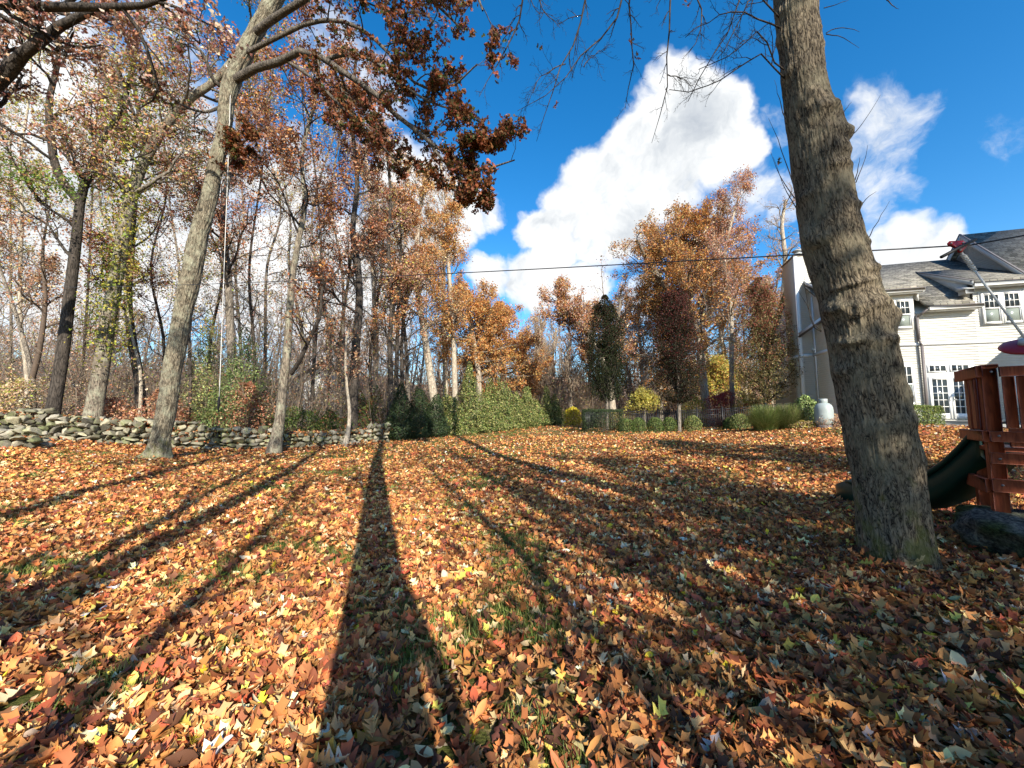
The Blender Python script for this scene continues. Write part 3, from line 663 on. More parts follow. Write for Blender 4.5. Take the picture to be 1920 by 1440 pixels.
pp=np.stack([a for a,_ in hg+sl[:4]+sl[5:]]); rr_=np.stack([r for _,r in hg+sl[:4]+sl[5:]])
c1=spawn(rng,pp,rr_,11,.12,1,42,.34,.7,.16,-.05,6,.3,.0022); c2=spawn(rng,c1[0],c1[1],5,.15,1,45,c1[2]*.42,.7,.2,-.02,5,.35,.0015); c3=spawn(rng,c2[0],c2[1],3,.3,1,45,c2[2]*.4,.7,.2,0,4,.4,.0011)
parts+=[(c1[0],c1[1],4),(c2[0],c2[1],3),(c3[0],c3[1],3)]
wood('branches',parts,M['dark'],e)
# crown above the frame, mostly bare, a few last leaves
up=spawn(rng,hc[None],hr[None],8,.72,1,50,3.0,.55,.2,.15,9,.3,.01,short=.4); u2=spawn(rng,up[0],up[1],8,.2,1,45,up[2]*.5,.6,.2,.0,7,.3,.005); u3=spawn(rng,u2[0],u2[1],6,.2,1,45,u2[2]*.45,.6,.2,-.05,5,.3,.003)
keep=lambda q:[x[(q[0][:,:,1]<4.6).all(1)] if hasattr(x,'shape') else x for x in q]
up=keep(up);
wood('limb',[(up[0],up[1],7),(u2[0],u2[1],5),(u3[0],u3[1],3)],M['dark'],e)
lp=np.array([P(1182,72,3.9),P(1193,106,3.9),P(1043,193,3.8),P(1461,300,3.5),P(1290,0,4),P(1010,90,4)]); nl=5
pos=np.repeat(lp,nl,0)+rng.normal(size=(len(lp)*nl,3))*.02
V,F,C=leaves(rng,pos,rng.normal(size=pos.shape),.055*rng.uniform(.6,1.2,len(pos)),T_OAK,pal(rng,len(pos),DRED)); mesh('leaves',V,F,M['leaf'],e,C)
# ------------------------------------------------------------------ leaning oak on the left (rope swing tree)
YL=11.5
prof=[(292,866,24),(297,850,24),(302,820,23.5),(308,790,23),(316,740,22),(324,690,22),(333,640,21.5),(343,590,21),(353,540,22.5),(363,490,22.5),(374,440,21.5),(387,390,20.5),(400,335,18),(410,290,17.5),(420,240,17),(426,190,19),(436,150,21),(455,110,19),(474,70,18),(495,30,18),(520,-10,18),(550,-70,17),(590,-150,17),(620,-260,13),(640,-400,9),(650,-520,5)]
pts=[P(a,b,YL-(860-b)*.0012*(b<860)) for a,b,_ in prof]; rads=[h*q[1]/FP*.92*math.cos(math.atan((x-960)/FP)) for (x,_,h),q in zip(prof,pts)]
oak=empty('oak_tree',G(292,YL),0,'tall leaning oak with lit grey bark that holds the white rope, left of centre','tree')
B=[]
def sol(py): return (P(300,py,YL)[2]-pts[0][2])*1.06
for py,deg,amp,ss,sa in [(300,70,.06,.2,.5),(275,50,.05,.12,.5),(160,40,.06,.25,.7),(160,-60,.04,.25,.6),(440,80,.05,.2,.5),(560,-85,.04,.15,.5),(100,90,.08,.2,.5)]:
    B.append((sol(py),math.radians(deg),amp,ss,sa))
_,hc,hr,hsn=hero_trunk('trunk',pts,rads,M['oakhero'],oak,130,700,.018,30,B,.8,5,.035,8,1.8)
rng=np.random.default_rng(41)
parts=[];main=[]
def limb(L_,r0,r1,d,m=14):
    yy=np.linspace(d[0],d[1],len(L_)); q=[P(a,b,y) for (a,b),y in zip(L_,yy)]
    a,r=resample(q,np.linspace(r0,r1,len(q)),m); parts.append((a[None],r[None],9)); main.append((a,r)); return a
limb([(440,150),(465,133),(500,122),(535,112),(556,98),(580,96),(610,112),(650,140),(700,172),(730,205),(765,232),(800,262),(840,290),(875,305),(905,318),(935,318),(965,300)],.12,.015,(10.6,8.2))
limb([(800,262),(830,300),(860,330),(885,350),(905,368)],.035,.012,(9.0,8.4))
limb([(840,290),(870,270),(900,268),(935,250)],.025,.01,(8.9,8.2))
limb([(480,60),(520,30),(570,0),(620,-40),(690,-60),(760,-30),(820,10),(870,60)],.11,.02,(10.3,8))
limb([(530,-10),(580,-60),(680,-130),(780,-120),(870,-60),(905,20)],.10,.02,(10,8))
limb([(600,-160),(680,-230),(800,-220),(900,-120)],.10,.02,(9.6,8))
limb([(460,100),(520,70),(590,40),(660,45),(720,90),(760,140),(810,170),(870,150),(895,120)],.07,.015,(10.5,8.4))
limb([(615,110),(660,100),(710,120),(770,170),(830,200),(880,205)],.06,.012,(9.8,8.3))
limb([(535,112),(590,150),(640,200),(690,240),(730,290),(750,300)],.05,.012,(10.2,9))
limb([(430,170),(400,150),(380,100),(330,60),(280,40)],.07,.015,(10.8,9.5))
limb([(395,340),(420,320),(455,270),(480,250)],.035,.01,(11,10.4))
limb([(415,200),(380,210),(330,190),(300,150)],.05,.012,(11,10))
mp=np.concatenate([resample(a,r,9)[0][None] for a,r in main]); mr_=np.concatenate([resample(a,r,9)[1][None] for a,r in main])
ml=np.array([1.5,.8,.6,2,2,2,1.6,1.2,1.2,1.3,.7,1.2])
c1=spawn(rng,mp,mr_,12,.25,1,50,ml*.85,.55,.22,0,7,.3,.005,short=.45); c2=spawn(rng,c1[0],c1[1],6,.2,1,45,c1[2]*.5,.6,.25,-.03,5,.35,.003); c3=spawn(rng,c2[0],c2[1],4,.2,1,40,c2[2]*.5,.6,.25,-.03,4,.35,.002)
parts+=[(c1[0],c1[1],5),(c2[0],c2[1],4),(c3[0],c3[1],3)]
wood('branches',parts,M['oakshade'],oak)
def topx(p):   # pixel of world points
    d=p-CAM; f=d[:,1]*math.cos(TH)+d[:,2]*math.sin(TH); u=-d[:,1]*math.sin(TH)+d[:,2]*math.cos(TH)
    return 960+FP*d[:,0]/f, 720-FP*u/f
tw=c3[0]; n=OAKN; qx,qy=topx(tw.mean(1)); tw=tw[(qx>520)|((qy>170)&(qx>410))|(rng.random(len(tw))<.12)]; 
pos=on_twigs(rng,tw,n,.05); 
nr=rng.normal(size=(n,3))+np.array([0,0,.3])
V,F,C=leaves(rng,pos,nr,.125*rng.uniform(.65,1.2,n),T_ST+T_OAK[:3],pal(rng,n,DRED+[(.3,.11,.05)],[4,3,4,3,3,4,2],.25)); mesh('crown',V,F,M['leaf'],oak,C)
# rope hanging from the oak
M['rope']=plain('white_rope',(.62,.60,.56),.8,.2,.15,60,.3); M['knot']=plain('dark_rubber',(.03,.028,.026),.6,.3,.2,10)
yr=10.9; A0=P(433,140,yr-.32)
rp=empty('swing_rope',P(410,752,yr),0,'long white rope hanging straight down from the leaning oak','rope')
mb=MB(); q=[P(424,122,yr-.2),P(430,134,yr-.33),A0,P(440,142,yr-.30)]; mb.tube(resample(q,[.014]*4,12)[0],.014,6)
q=[A0,P(428,300,yr-.3),P(421,480,yr-.3),P(416,620,yr-.3),P(411,744,yr-.3)]; mb.tube(resample(q,[1]*5,30)[0],.009,7); mb.build('cord',M['rope'],rp,True)
mb=MB(); b0=P(411,744,yr-.3); mb.lathe([(0.001,.0),(.02,-.01),(.032,-.06),(.034,-.12),(.03,-.26),(.02,-.33),(.012,-.42),(.001,-.44)],12,b0); mb.build('knot',M['knot'],rp,True)
# ------------------------------------------------------------------ dry stone wall
def rocktpl():
    bm=bpy_ico(2); return bm
import bmesh
def ico(n):
    b=bmesh.new(); bmesh.ops.create_icosphere(b,subdivisions=n,radius=1); v=np.array([x.co[:] for x in b.verts]); f=np.array([[q.index for q in x.verts] for x in b.faces]); b.free(); return v,f
IV,IF=ico(3); IV3,IF3=ico(5)
def rock(rng,c,s,rz,flat=.5,seed=0,V0=None,F0=None,amp=.22):
    V0=IV if V0 is None else V0
    p=V0/np.maximum(np.abs(V0).max(1,keepdims=True),1e-6)*flat+V0*(1-flat)
    n=fbm(V0[:,0]*1.6+seed*3.7,V0[:,1]*1.6,V0[:,2]*1.6,seed%50,5)
    p=p*(1+amp*(n-.47)*3)[:,None]*np.array(s)
    s_=np.array(s)
    for _ in range(11):
        nn=norm(rng.normal(size=3)); q=p/s_; dd=q@nn-rng.uniform(.38,.74); p=p-np.maximum(dd,0)[:,None]*nn*s_
    a=rng.normal()*.18; ca,sa=math.cos(a),math.sin(a)
    p=np.stack([p[:,0]*ca-p[:,2]*sa,p[:,1],p[:,0]*sa+p[:,2]*ca],-1)
    ca,sa=math.cos(rz),math.sin(rz)
    return np.stack([p[:,0]*ca-p[:,1]*sa,p[:,0]*sa+p[:,1]*ca,p[:,2]],-1)+c
m,nt,out=newmat('fieldstone'); L=nt.links.new
a=nd(nt,'ShaderNodeAttribute',attribute_name='Col'); g_=nd(nt,'ShaderNodeNewGeometry')
n1=nd(nt,'ShaderNodeTexNoise'); n1.inputs['Scale'].default_value=9; n1.inputs['Detail'].default_value=9; n1.inputs['Roughness'].default_value=.72; L(g_.outputs['Position'],n1.inputs['Vector'])
n2=nd(nt,'ShaderNodeTexNoise'); n2.inputs['Scale'].default_value=2.6; n2.inputs['Detail'].default_value=8; n2.inputs['Roughness'].default_value=.7; L(g_.outputs['Position'],n2.inputs['Vector'])
mx=nd(nt,'ShaderNodeMix',data_type='RGBA',blend_type='MULTIPLY'); mx.inputs[0].default_value=1; L(a.outputs[0],mx.inputs[6]); L(ramp(nt,n1.outputs[0],[(.3,(.45,.43,.4)),(.5,(1,1,1)),(.72,(1.35,1.33,1.25))]),mx.inputs[7])
m2=nd(nt,'ShaderNodeMix',data_type='RGBA'); L(ramp(nt,n2.outputs[0],[(.5,(0,0,0)),(.62,(.7,.7,.7))]),m2.inputs[0]); L(mx.outputs[2],m2.inputs[6]); m2.inputs[7].default_value=(.22,.24,.10,1)
p=nd(nt,'ShaderNodeBsdfPrincipled'); p.inputs['Roughness'].default_value=.9; p.inputs['Specular IOR Level'].default_value=.15; L(m2.outputs[2],p.inputs['Base Color'])
b=nd(nt,'ShaderNodeBump'); b.inputs['Strength'].default_value=.8; b.inputs['Distance'].default_value=.03; L(n1.outputs[0],b.inputs['Height']); L(b.outputs[0],p.inputs['Normal']); L(p.outputs[0],out.inputs[0]); M['stone']=m
def stonewall(label,pxs,H0,H1,seed,thick=.6,sz=(.26,.17,.12)):
    rng=np.random.default_rng(seed)
    pts=np.array([G(a,y) for a,y in pxs]); d=np.r_[0,np.cumsum(np.linalg.norm(np.diff(pts[:,:2],axis=0),axis=1))]; Lt=d[-1]
    V=[];F=[];C=[];o=0;k=0
    for side in (0,1):
        z=0.;row=0
        while z<max(H0,H1):
            hh=rng.uniform(.12,.25); s=rng.uniform(-.2,0)
            while s<Lt:
                w=rng.uniform(.13,.46)*(1 if row<3 else .85); sc=s+w/2
                Hh=(H0+(H1-H0)*sc/Lt)*(1+.22*(noise3(np.array([sc*.9]),np.array([seed*1.]),np.array([0.]),seed)[0]-.5)*2)
                if z+hh*.4<Hh:
                    x=np.interp(sc,d,pts[:,0]);y=np.interp(sc,d,pts[:,1]); tx=np.interp(sc+.2,d,pts[:,0])-np.interp(sc-.2,d,pts[:,0]); ty=np.interp(sc+.2,d,pts[:,1])-np.interp(sc-.2,d,pts[:,1]); rz=math.atan2(ty,tx)
                    nx_,ny_=-math.sin(rz),math.cos(rz); q=thick*.5*side+rng.normal()*.05+z*.08*(1-2*side)
                    c=np.array([x+nx_*q+rng.normal()*.03,y+ny_*q,gz1(x,y)+z+hh*.5+rng.normal()*.015])
                    v=rock(rng,c,(w*.56,rng.uniform(.17,.27),hh*.60*rng.uniform(.7,1.45)),rz+rng.normal()*.18,.5,int(rng.integers(1000)))
                    V.append(v);F.append(IF+o);o+=len(v); g=rng.uniform(.07,.36); C.append(np.repeat(np.array([[g*1.1,g,g*.82]])*np.array([[1,1,rng.uniform(.82,1)]]),len(v),0))
                s+=w*rng.uniform(.9,1.03)
            z+=hh*.9;row+=1
    e=empty('stone_wall',pts[0],0,label,'stone wall')
    mesh('stones',np.concatenate(V),np.concatenate(F),M['stone'],e,np.concatenate(C),smooth=False)
    return pts
stonewall('rough grey dry stone wall running along the edge of the woods behind the leaning oak',[(-160,12.4),(0,12.6),(100,13.0),(250,13.5),(330,14.1),(480,15.2),(560,16.2),(640,17.2),(730,18.6)],1.02,.72,4)
stonewall('short near end of stone wall with flat mossy slabs at the far left edge',[(-260,10.6),(-100,10.8),(0,11),(82,11.3)],.62,.5,9)
# a litter of leaves lies on and behind the wall; undergrowth of the wood
def keep_out_house(x,y): return ~((x>12)&(y>12))
rng=np.random.default_rng(12)
def brush():
    n=5200; y=np.sqrt(rng.uniform(16.5**2,46**2,n)); px=rng.uniform(-350,1600,n); x=(px-960)/FP*y
    ok=((px<735)&(y>15+ (px.clip(0,800))*.0065))|((px>=735)&(y>37)&(px<1150))|((px>=1150)&(y>42))
    x=x[ok];y=y[ok];px=px[ok];n=len(x); z=gz(x,y)
    m=7; p=np.zeros((n,m,3)); p[:,0]=np.stack([x,y,z-.05],-1); d=norm(np.stack([rng.normal(size=n)*.28,rng.normal(size=n)*.28,np.ones(n)],-1)); Ls=rng.uniform(1.0,4,n)+rng.random(n)**2*5.5
    for i in range(1,m): p[:,i]=p[:,i-1]+d*(Ls/(m-1))[:,None]; d=norm(d+rng.normal(size=(n,3))*.16+np.array([0,0,-.02]))
    r=(.006+.0028*Ls)[:,None]*np.linspace(1,.25,m)[None]
    c=spawn(rng,p,r,7,.25,1,45,Ls*.34,.6,.22,.02,5,.4,.003); c2=spawn(rng,c[0],c[1],3,.25,1,45,c[2]*.45,.6,.22,0,4,.4,.0025)
    v1,f1=tubes(p,r,4);v2,f2=tubes(c[0],c[1],3);v3,f3=tubes(c2[0],c2[1],3)
    V=np.concatenate([v1,v2,v3]);F=np.concatenate([f1,f2+len(v1),f3+len(v1)+len(v2)])
    N=100000; pos=on_twigs(rng,c[0],N,.16); nr=rng.normal(size=(N,3))+np.array([0,-.3,.5])
    col=pal(rng,N,TAN+PINK[:3]+RUST+YGRN[:2]+YELL[1:3],None,.3)
    lv,lf,lc=leaves(rng,pos,nr,.095*rng.uniform(.6,1.3,N),T_S,col)
    cc=np.concatenate([np.tile([[.32,.25,.19]],(len(V),1)),lc])
    tag(mesh('underbrush',np.concatenate([V,lv]),np.concatenate([F,lf+len(V)]),M['leaf'],None,cc),kind='stuff',label='tangle of bare saplings and brown undergrowth filling the woods',cat='undergrowth')
brush()
def farwoods():
    n=760; y=np.sqrt(rng.uniform(46**2,100**2,n)); px=rng.uniform(-500,1950,n); x=(px-960)/FP*y; z=gz(x,y)
    m=8; p=np.zeros((n,m,3)); p[:,0]=np.stack([x,y,z-.1],-1); d=norm(np.stack([rng.normal(size=n)*.07,rng.normal(size=n)*.07,np.ones(n)],-1)); H=rng.uniform(11,21,n)*np.where(px>1450,.75,1)*np.where((px>900)&(px<1130),.72,1)
    for i in range(1,m): p[:,i]=p[:,i-1]+d*(H/(m-1))[:,None]; d=norm(d+rng.normal(size=(n,3))*.06)
    r=(H*.009)[:,None]*np.linspace(1,.2,m)[None]
    c=spawn(rng,p,r,16,.25,1,48,H*.24,.5,.18,.1,6,.3,.012); c2=spawn(rng,c[0],c[1],6,.2,1,42,c[2]*.5,.6,.22,.05,4,.3,.007)
    V=[];F=[];o=0
    for q,s in((( p,r),6),(c[:2],3),(c2[:2],3)):
        v,f=tubes(q[0],q[1],s);V.append(v);F.append(f+o);o+=len(v)
    V=np.concatenate(V);F=np.concatenate(F)
    N=110000; k=rng.random(len(c2[0]))<.5; pos=on_twigs(rng,c2[0][k],N,.25); nr=rng.normal(size=(N,3))+np.array([0,-.3,.4])
    u=noise3(pos[:,0]*.12,pos[:,1]*.1,pos[:,2]*.05,4)[:,None]
    col=np.where(u>.5,pal(rng,N,ORANGE+RUST),pal(rng,N,TAN+PINK))
    lv,lf,lc=leaves(rng,pos,nr,.24*rng.uniform(.6,1.3,N),T_S,col)
    cc=np.concatenate([np.tile([[.30,.24,.20]],(len(V),1)),lc])
    tag(mesh('far_woods',np.concatenate([V,lv]),np.concatenate([F,lf+len(V)]),M['leaf'],None,cc),kind='stuff',label='distant mass of half-bare autumn woodland closing the view',cat='woods')
farwoods()
def farbrush():
    n=7500; y=np.sqrt(rng.uniform(44**2,95**2,n)); px=rng.uniform(-400,1750,n); x=(px-960)/FP*y; z=gz(x,y); m=5
    p=np.zeros((n,m,3)); p[:,0]=np.stack([x,y,z-.1],-1); d=norm(np.stack([rng.normal(size=n)*.2,rng.normal(size=n)*.2,np.ones(n)],-1)); H=rng.uniform(2,6,n)+rng.random(n)**2*5
    for i in range(1,m): p[:,i]=p[:,i-1]+d*(H/(m-1))[:,None]; d=norm(d+rng.normal(size=(n,3))*.14)
    r=(.012+.005*H)[:,None]*np.linspace(1,.3,m)[None]; c1=spawn(rng,p,r,8,.2,1,48,H*.4,.6,.2,.03,4,.4,.01)
    v1,f1=tubes(p,r,3);v2,f2=tubes(c1[0],c1[1],3); V=np.concatenate([v1,v2]);F=np.concatenate([f1,f2+len(v1)])
    N=90000; pos=on_twigs(rng,c1[0],N,.3); lv,lf,lc=leaves(rng,pos,rng.normal(size=(N,3))+np.array([0,-.4,.4]),.3*rng.uniform(.6,1.3,N),T_S,pal(rng,N,TAN+PINK+ORANGE[:2]+YELL[2:3]))
    tag(mesh('far_brush',np.concatenate([V,lv]),np.concatenate([F,lf+len(V)]),M['leaf'],None,np.concatenate([np.tile([[.33,.26,.21]],(len(V),1)),lc])),kind='stuff',label='pale brown thicket under the distant woods',cat='undergrowth')
farbrush()
M['hill']=plain('wooded_hill',(.30,.20,.145),.95,.05,.45,.35)
aa=np.radians(np.linspace(18,162,260)); rr2=np.linspace(105,300,14); V=[]
for q in rr2:
    hgt=17*np.sin(np.clip((q-105)/110,0,1)*PI/2)*(.75+.5*noise3(aa*9,aa*0+q*.01,aa*0,3))+2.2*noise3(aa*120,aa*0+q*.2,aa*0,5)
    V.append(np.stack([np.cos(aa)*q,np.sin(aa)*q,hgt-1.2*(q<110)],-1))
i,j=np.meshgrid(np.arange(13),np.arange(259),indexing='ij'); bb=i*260+j
tag(mesh('hills',np.concatenate(V),np.stack([bb,bb+1,bb+261,bb+260],-1).reshape(-1,4),M['hill']),kind='structure')
# ------------------------------------------------------------------ trees one can tell apart
def T(name,label,pxp,Y,wd,seed,**k):
    """pxp: stem seen as image points; wd: stem width in image px at base and tip"""
    base=G(pxp[0][0],Y); pts=[base]+[P(a,b,Y+(c[0] if c else 0)) for a,b,*c in pxp[1:]]
    n=len(pts); r=np.linspace(wd[0],wd[1],n)*.5*Y/FP*math.cos(math.atan((pxp[1][0]-960)/FP))
    return tree(name,label,'tree',pts,r,seed,**k)
# --- left woods
T('oak_tree','pale sunlit trunk wrapped in yellow-green ivy, bending right behind the stone wall',[(176,800),(188,700),(203,600),(222,500),(238,400),(262,320),(300,250),(350,190),(410,145),(470,60),(520,-60)],15.6,(38,14),101,limbs=14,t0=.4,L=3.3,nl=9000,cols=YGRN+TAN+RUST,size=.11,bm='oak',bt='grey')
T('oak_tree','dark forked trunk behind the stone wall, left of the ivy-covered trunk',[(100,800),(115,680),(130,560),(142,460),(152,370),(172,310),(200,250),(225,210),(250,120),(262,20)],14.9,(31,10),102,limbs=13,t0=.38,L=3.4,nl=9000,cols=PINK+RUST+YELL[:2]+TAN[:2],size=.12,bm='dark',bt='dark',
  extra=[([P(150,380,14.9),P(110,330,14.7),P(97,270,14.5),P(92,190,14.4),P(110,100,14.2),P(90,0,14)],[.17,.14,.12,.1,.07,.03]),([P(160,340,14.9),P(130,300,15),P(120,270,15.1),P(150,220,15.3)],[.09,.07,.05,.02])])
T('birch_tree','thin pale stem standing at the far left of the woods',[(62,800),(50,700),(38,600),(38,500),(42,400),(38,300),(55,180),(60,60)],17.5,(12,4),103,limbs=14,t0=.3,L=2.2,nl=4500,cols=YGRN[:3]+TAN+YELL[:2],bm='pale',size=.1)
T('maple_tree','slim twin-stemmed grey tree at the left edge, forking low',[(72,800),(62,720),(45,640),(20,560),(-10,470),(-30,350)],16.2,(14,5),104,limbs=10,t0=.35,L=2.4,nl=4200,cols=TAN+RUST,bm='grey',size=.11,
  extra=[([P(60,710,16.2),P(75,650,16.1),P(85,560,16),P(80,470,15.9),P(95,380,15.8)],[.1,.09,.07,.05,.02])])
T('oak_tree','dark bent trunk with clinging russet leaves, just left of the leaning oak',[(272,800),(262,720),(248,640),(240,560),(246,470),(252,380),(268,280),(250,150)],19,(24,9),105,limbs=15,t0=.3,L=3.7,nl=10500,cols=RUST+DRED[:2],bm='dark',bt='dark',size=.12)
T('young_tree','pale slender stem leaning against the dark bent trunk left of the leaning oak',[(266,800),(264,745),(262,690),(250,640),(236,560),(232,480)],17.2,(9,4),106,limbs=9,t0=.4,L=1.8,nl=2500,cols=RUST+TAN[:2]+YELL[:2],bm='pale',size=.1)
T('oak_tree','straight dark trunk half hidden behind the white rope with a russet crown',[(440,800),(436,700),(432,620),(428,520),(418,420),(428,330),(446,240),(440,120)],20,(21,8),107,limbs=16,t0=.35,L=3.7,nl=11500,cols=RUST+[(.25,.08,.05)],bm='grey',bt='dark',size=.12)
T('young_tree','very slim dark stem between the leaning oak and the rope',[(357,800),(357,720),(355,640),(360,560),(370,470),(366,380)],18.2,(8,3),108,limbs=10,t0=.4,L=1.9,nl=2600,cols=TAN+YGRN[:2],bm='dark',size=.1)
T('oak_tree','grey trunk on the lawn side of the stone wall, right of the hanging rope',[(519,848),(524,790),(530,730),(538,660),(543,590),(548,520),(560,450),(572,380),(566,290),(590,190),(600,90)],14.7,(21,6),109,limbs=17,t0=.42,L=3,nl=13000,cols=RUST+DRED[:3]+ORANGE[:2],bm='oak',bt='dark',size=.115,clump=.3,
  extra=[([P(545,700,14.7),P(560,680,14.5),P(578,640,14.4),P(600,590,14.3),P(605,540,14.2),P(640,500,14.1)],[.09,.08,.07,.06,.045,.02])])
T('young_tree','small pale forked sapling at the lawn edge near the end of the stone wall',[(651,836),(654,800),(655,765),(650,720),(648,660),(655,600)],17.2,(9,3),110,limbs=9,t0=.35,L=1.5,nl=1500,cols=TAN+RUST,bm='pale',size=.09)
T('oak_tree','tall dark straight trunk with a thin russet crown, left of the dark hollies',[(664,825),(663,720),(668,640),(674,560),(670,490),(661,430),(670,340),(660,220),(668,100)],19.5,(20,6),111,limbs=18,t0=.3,L=3.2,nl=11500,cols=DRED[:3]+RUST,bm='dark',bt='dark',size=.12)
T('ash_tree','dark slim trunk, left one of the close pair behind the hollies',[(733,815),(732,720),(731,640),(735,560),(728,460),(732,360),(722,260)],24,(12,5),112,limbs=16,t0=.3,L=3.2,nl=9500,cols=PINK+RUST+YELL[:2]+TAN[:2],bm='dark',bt='dark',size=.13)
T('ash_tree','dark slim trunk, right one of the close pair behind the dark hollies',[(745,812),(743,720),(745,640),(748,560),(752,470),(748,380)],25,(10,4),113,limbs=15,t0=.35,L=3.2,nl=9500,cols=ORANGE+RUST,bm='dark',bt='dark',size=.13)
T('tulip_tree','leaning cream-barked trunk with an orange crown rising above the hedge',[(822,800),(812,735),(802,670),(793,610),(783,540),(782,450),(790,380),(800,330)],30,(17,6),114,limbs=18,t0=.35,L=4.2,nl=18000,cols=ORANGE+TAN,bm='pale',bt='grey',size=.15)
T('tulip_tree','upright cream-barked trunk just right of the leaning cream trunk above the hedge',[(854,800),(853,735),(851,660),(848,590),(843,520),(838,440),(842,370)],32,(12,4),115,limbs=16,t0=.35,L=3.6,nl=11000,cols=ORANGE,bm='pale',bt='grey',size=.15)
T('ash_tree','tall bare pale-twigged tree with a few pink leaves, highest crown left of the cloud gap',[(836,800),(835,700),(832,600),(832,500),(838,430),(835,360),(825,300)],37,(11,4),116,limbs=26,t0=.4,L=5.2,nl=2200,cols=PINK,bm='pale',bt='ptwig',size=.15,ang=42,up=.16)
T('ash_tree','bare grey tree with upswept twigs behind the tall russet trees above the dark hollies',[(706,800),(704,640),(700,500),(702,400),(690,320),(682,270)],33,(12,4),117,limbs=26,t0=.4,L=5,nl=2500,cols=PINK+TAN,bm='pale',bt='ptwig',size=.15,ang=40,up=.15)
T('oak_tree','rounded orange oak crown low over the hedge, left side of the gap',[(900,800),(897,700),(888,640),(880,590),(875,560)],38,(12,6),118,limbs=36,t0=.3,L=5.6,nl=42000,cols=ORANGE,bm='pale',bt='grey',size=.17,ang=68,up=.02,clump=.3)
T('oak_tree','orange oak with a drooping right shoulder, closing the left side of the gap',[(945,800),(942,700),(938,640),(930,590)],42,(10,5),119,limbs=32,t0=.3,L=5,nl=32000,cols=ORANGE+RUST[:2],bm='pale',bt='grey',size=.18,ang=66,up=.0,clump=.35)
for k,(x,top,Y,sd) in enumerate([(985,640,46,1),(1012,600,44,2),(1040,615,48,3),(1068,640,43,4)]):
    T('bare_tree','slender bare grey tree in the gap at the end of the lawn',[(x,800),(x+2,740),(x-4,680),(x+3,top)],Y,(9,4),130+sd,limbs=26,t0=.25,L=4.2,nl=700,cols=TAN,bm='pale',bt='ptwig',size=.15,ang=34,up=.2,group='bare trees in the gap at the end of the lawn')
T('oak_tree','leaning pale tree with pinkish orange leaves beside the first dark columnar tree',[(1150,800),(1143,720),(1128,670),(1105,630),(1078,600),(1062,575),(1052,548)],33,(14,5),120,limbs=26,t0=.35,L=3.8,nl=20000,cols=PINK+ORANGE,bm='pale',bt='grey',size=.15,
  extra=[([P(1128,670,33),P(1150,630,33),P(1160,590,33),P(1165,540,33)],[.25,.2,.14,.06])])
T('oak_tree','biggest orange-brown oak crown in the middle right with a whitish trunk',[(1326,800),(1320,730),(1314,660),(1300,600),(1285,540),(1280,490),(1277,450)],33,(17,8),121,limbs=50,t0=.36,L=6.4,short=.3,nl=85000,cols=ORANGE+[(.36,.2,.06),(.30,.12,.05)],bm='pale',bt='grey',size=.15,ang=62,up=.08,clump=.25,
  extra=[([P(1300,600,33),P(1250,540,32),P(1215,490,31),P(1195,450,30)],[.35,.28,.2,.08]),([P(1290,560,33),P(1330,500,33),P(1350,440,33),P(1345,405,33)],[.3,.22,.15,.06])])
T('oak_tree','straight cream trunk with a sparse pink-brown crown, left of the third columnar tree',[(1371,800),(1372,720),(1372,640),(1370,570),(1358,500),(1368,430),(1385,370)],30,(11,4),122,limbs=28,t0=.35,L=4.2,nl=16000,cols=PINK+ORANGE[:2],bm='pale',bt='ptwig',size=.13)
T('bare_tree','bare twisting tree behind the chimney of the house',[(1462,800),(1466,640),(1470,540),(1472,480),(1466,420),(1474,375)],37,(14,6),123,limbs=22,t0=.4,L=4.6,nl=900,cols=PINK,bm='pale',bt='ptwig',size=.13,ang=48,wob=.28)
T('maple_tree','yellow-leaved tree glowing low behind the pool fence',[(1345,800),(1342,760),(1345,720),(1350,690)],38,(7,4),124,limbs=24,t0=.3,L=3.0,nl=9000,cols=YELL+ORANGE[:1],bm='grey',size=.17,ang=62)
T('maple_tree','small yellow ornamental tree between the first two columnar trees',[(1207,800),(1208,780),(1209,760),(1209,745)],31,(5,3),125,limbs=22,t0=.4,L=1.5,nl=6000,cols=YELL,bm='grey',size=.12,ang=70,up=.05)
T('oak_tree','tan and grey half-bare tree filling the gap behind the first two columnar trees',[(1205,800),(1204,700),(1200,640),(1195,590)],40,(9,4),126,limbs=26,t0=.3,L=4.0,nl=4500,cols=TAN+PINK,bm='pale',bt='ptwig',size=.16,ang=46)
# deeper left woods: tall half-bare trees one can still make out between the near stems
DW=[(20,22,300,PINK,'grey'),(150,24,150,RUST,'dark'),(300,22,190,PINK,'dark'),(335,27,250,TAN,'grey'),(400,29,260,RUST,'dark'),(485,23,150,RUST,'dark'),(500,30,260,TAN,'grey'),(585,24,180,PINK,'dark'),(610,31,260,RUST,'grey'),(640,26,230,PINK,'grey'),(700,30,330,RUST,'dark'),(770,33,420,TAN,'grey'),(-60,20,200,RUST,'dark'),(210,29,240,TAN,'grey'),(560,34,330,ORANGE,'grey'),(-20,28,260,PINK,'grey'),(640,38,330,ORANGE,'dark'),(460,38,300,PINK,'grey'),(760,27,330,DRED[:3]+RUST,'dark')]
DL={'dark':'dark half-bare trunk deep in the left woods','grey':'grey half-bare trunk deep in the left woods'}
for k,(x,Y,ty,cl,bmn) in enumerate(DW):
    T('forest_tree',DL[bmn],[(x,800),(x+9*math.sin(k),650),(x+20*math.sin(k*2.1),500),(x+26*math.sin(k*1.3),(500+ty)/2),(x+40*math.sin(k*1.7),ty-60)],Y,(8,2.5),200+k,limbs=24,t0=.14,L=3.9,nl=5200,n2=8,n3=6,cols=cl+TAN[:3]+YELL[1:3],bm=bmn,bt='dark' if bmn=='dark' else 'twig',size=.115,ang=52,group=bmn+' trunks deep in the left woods')
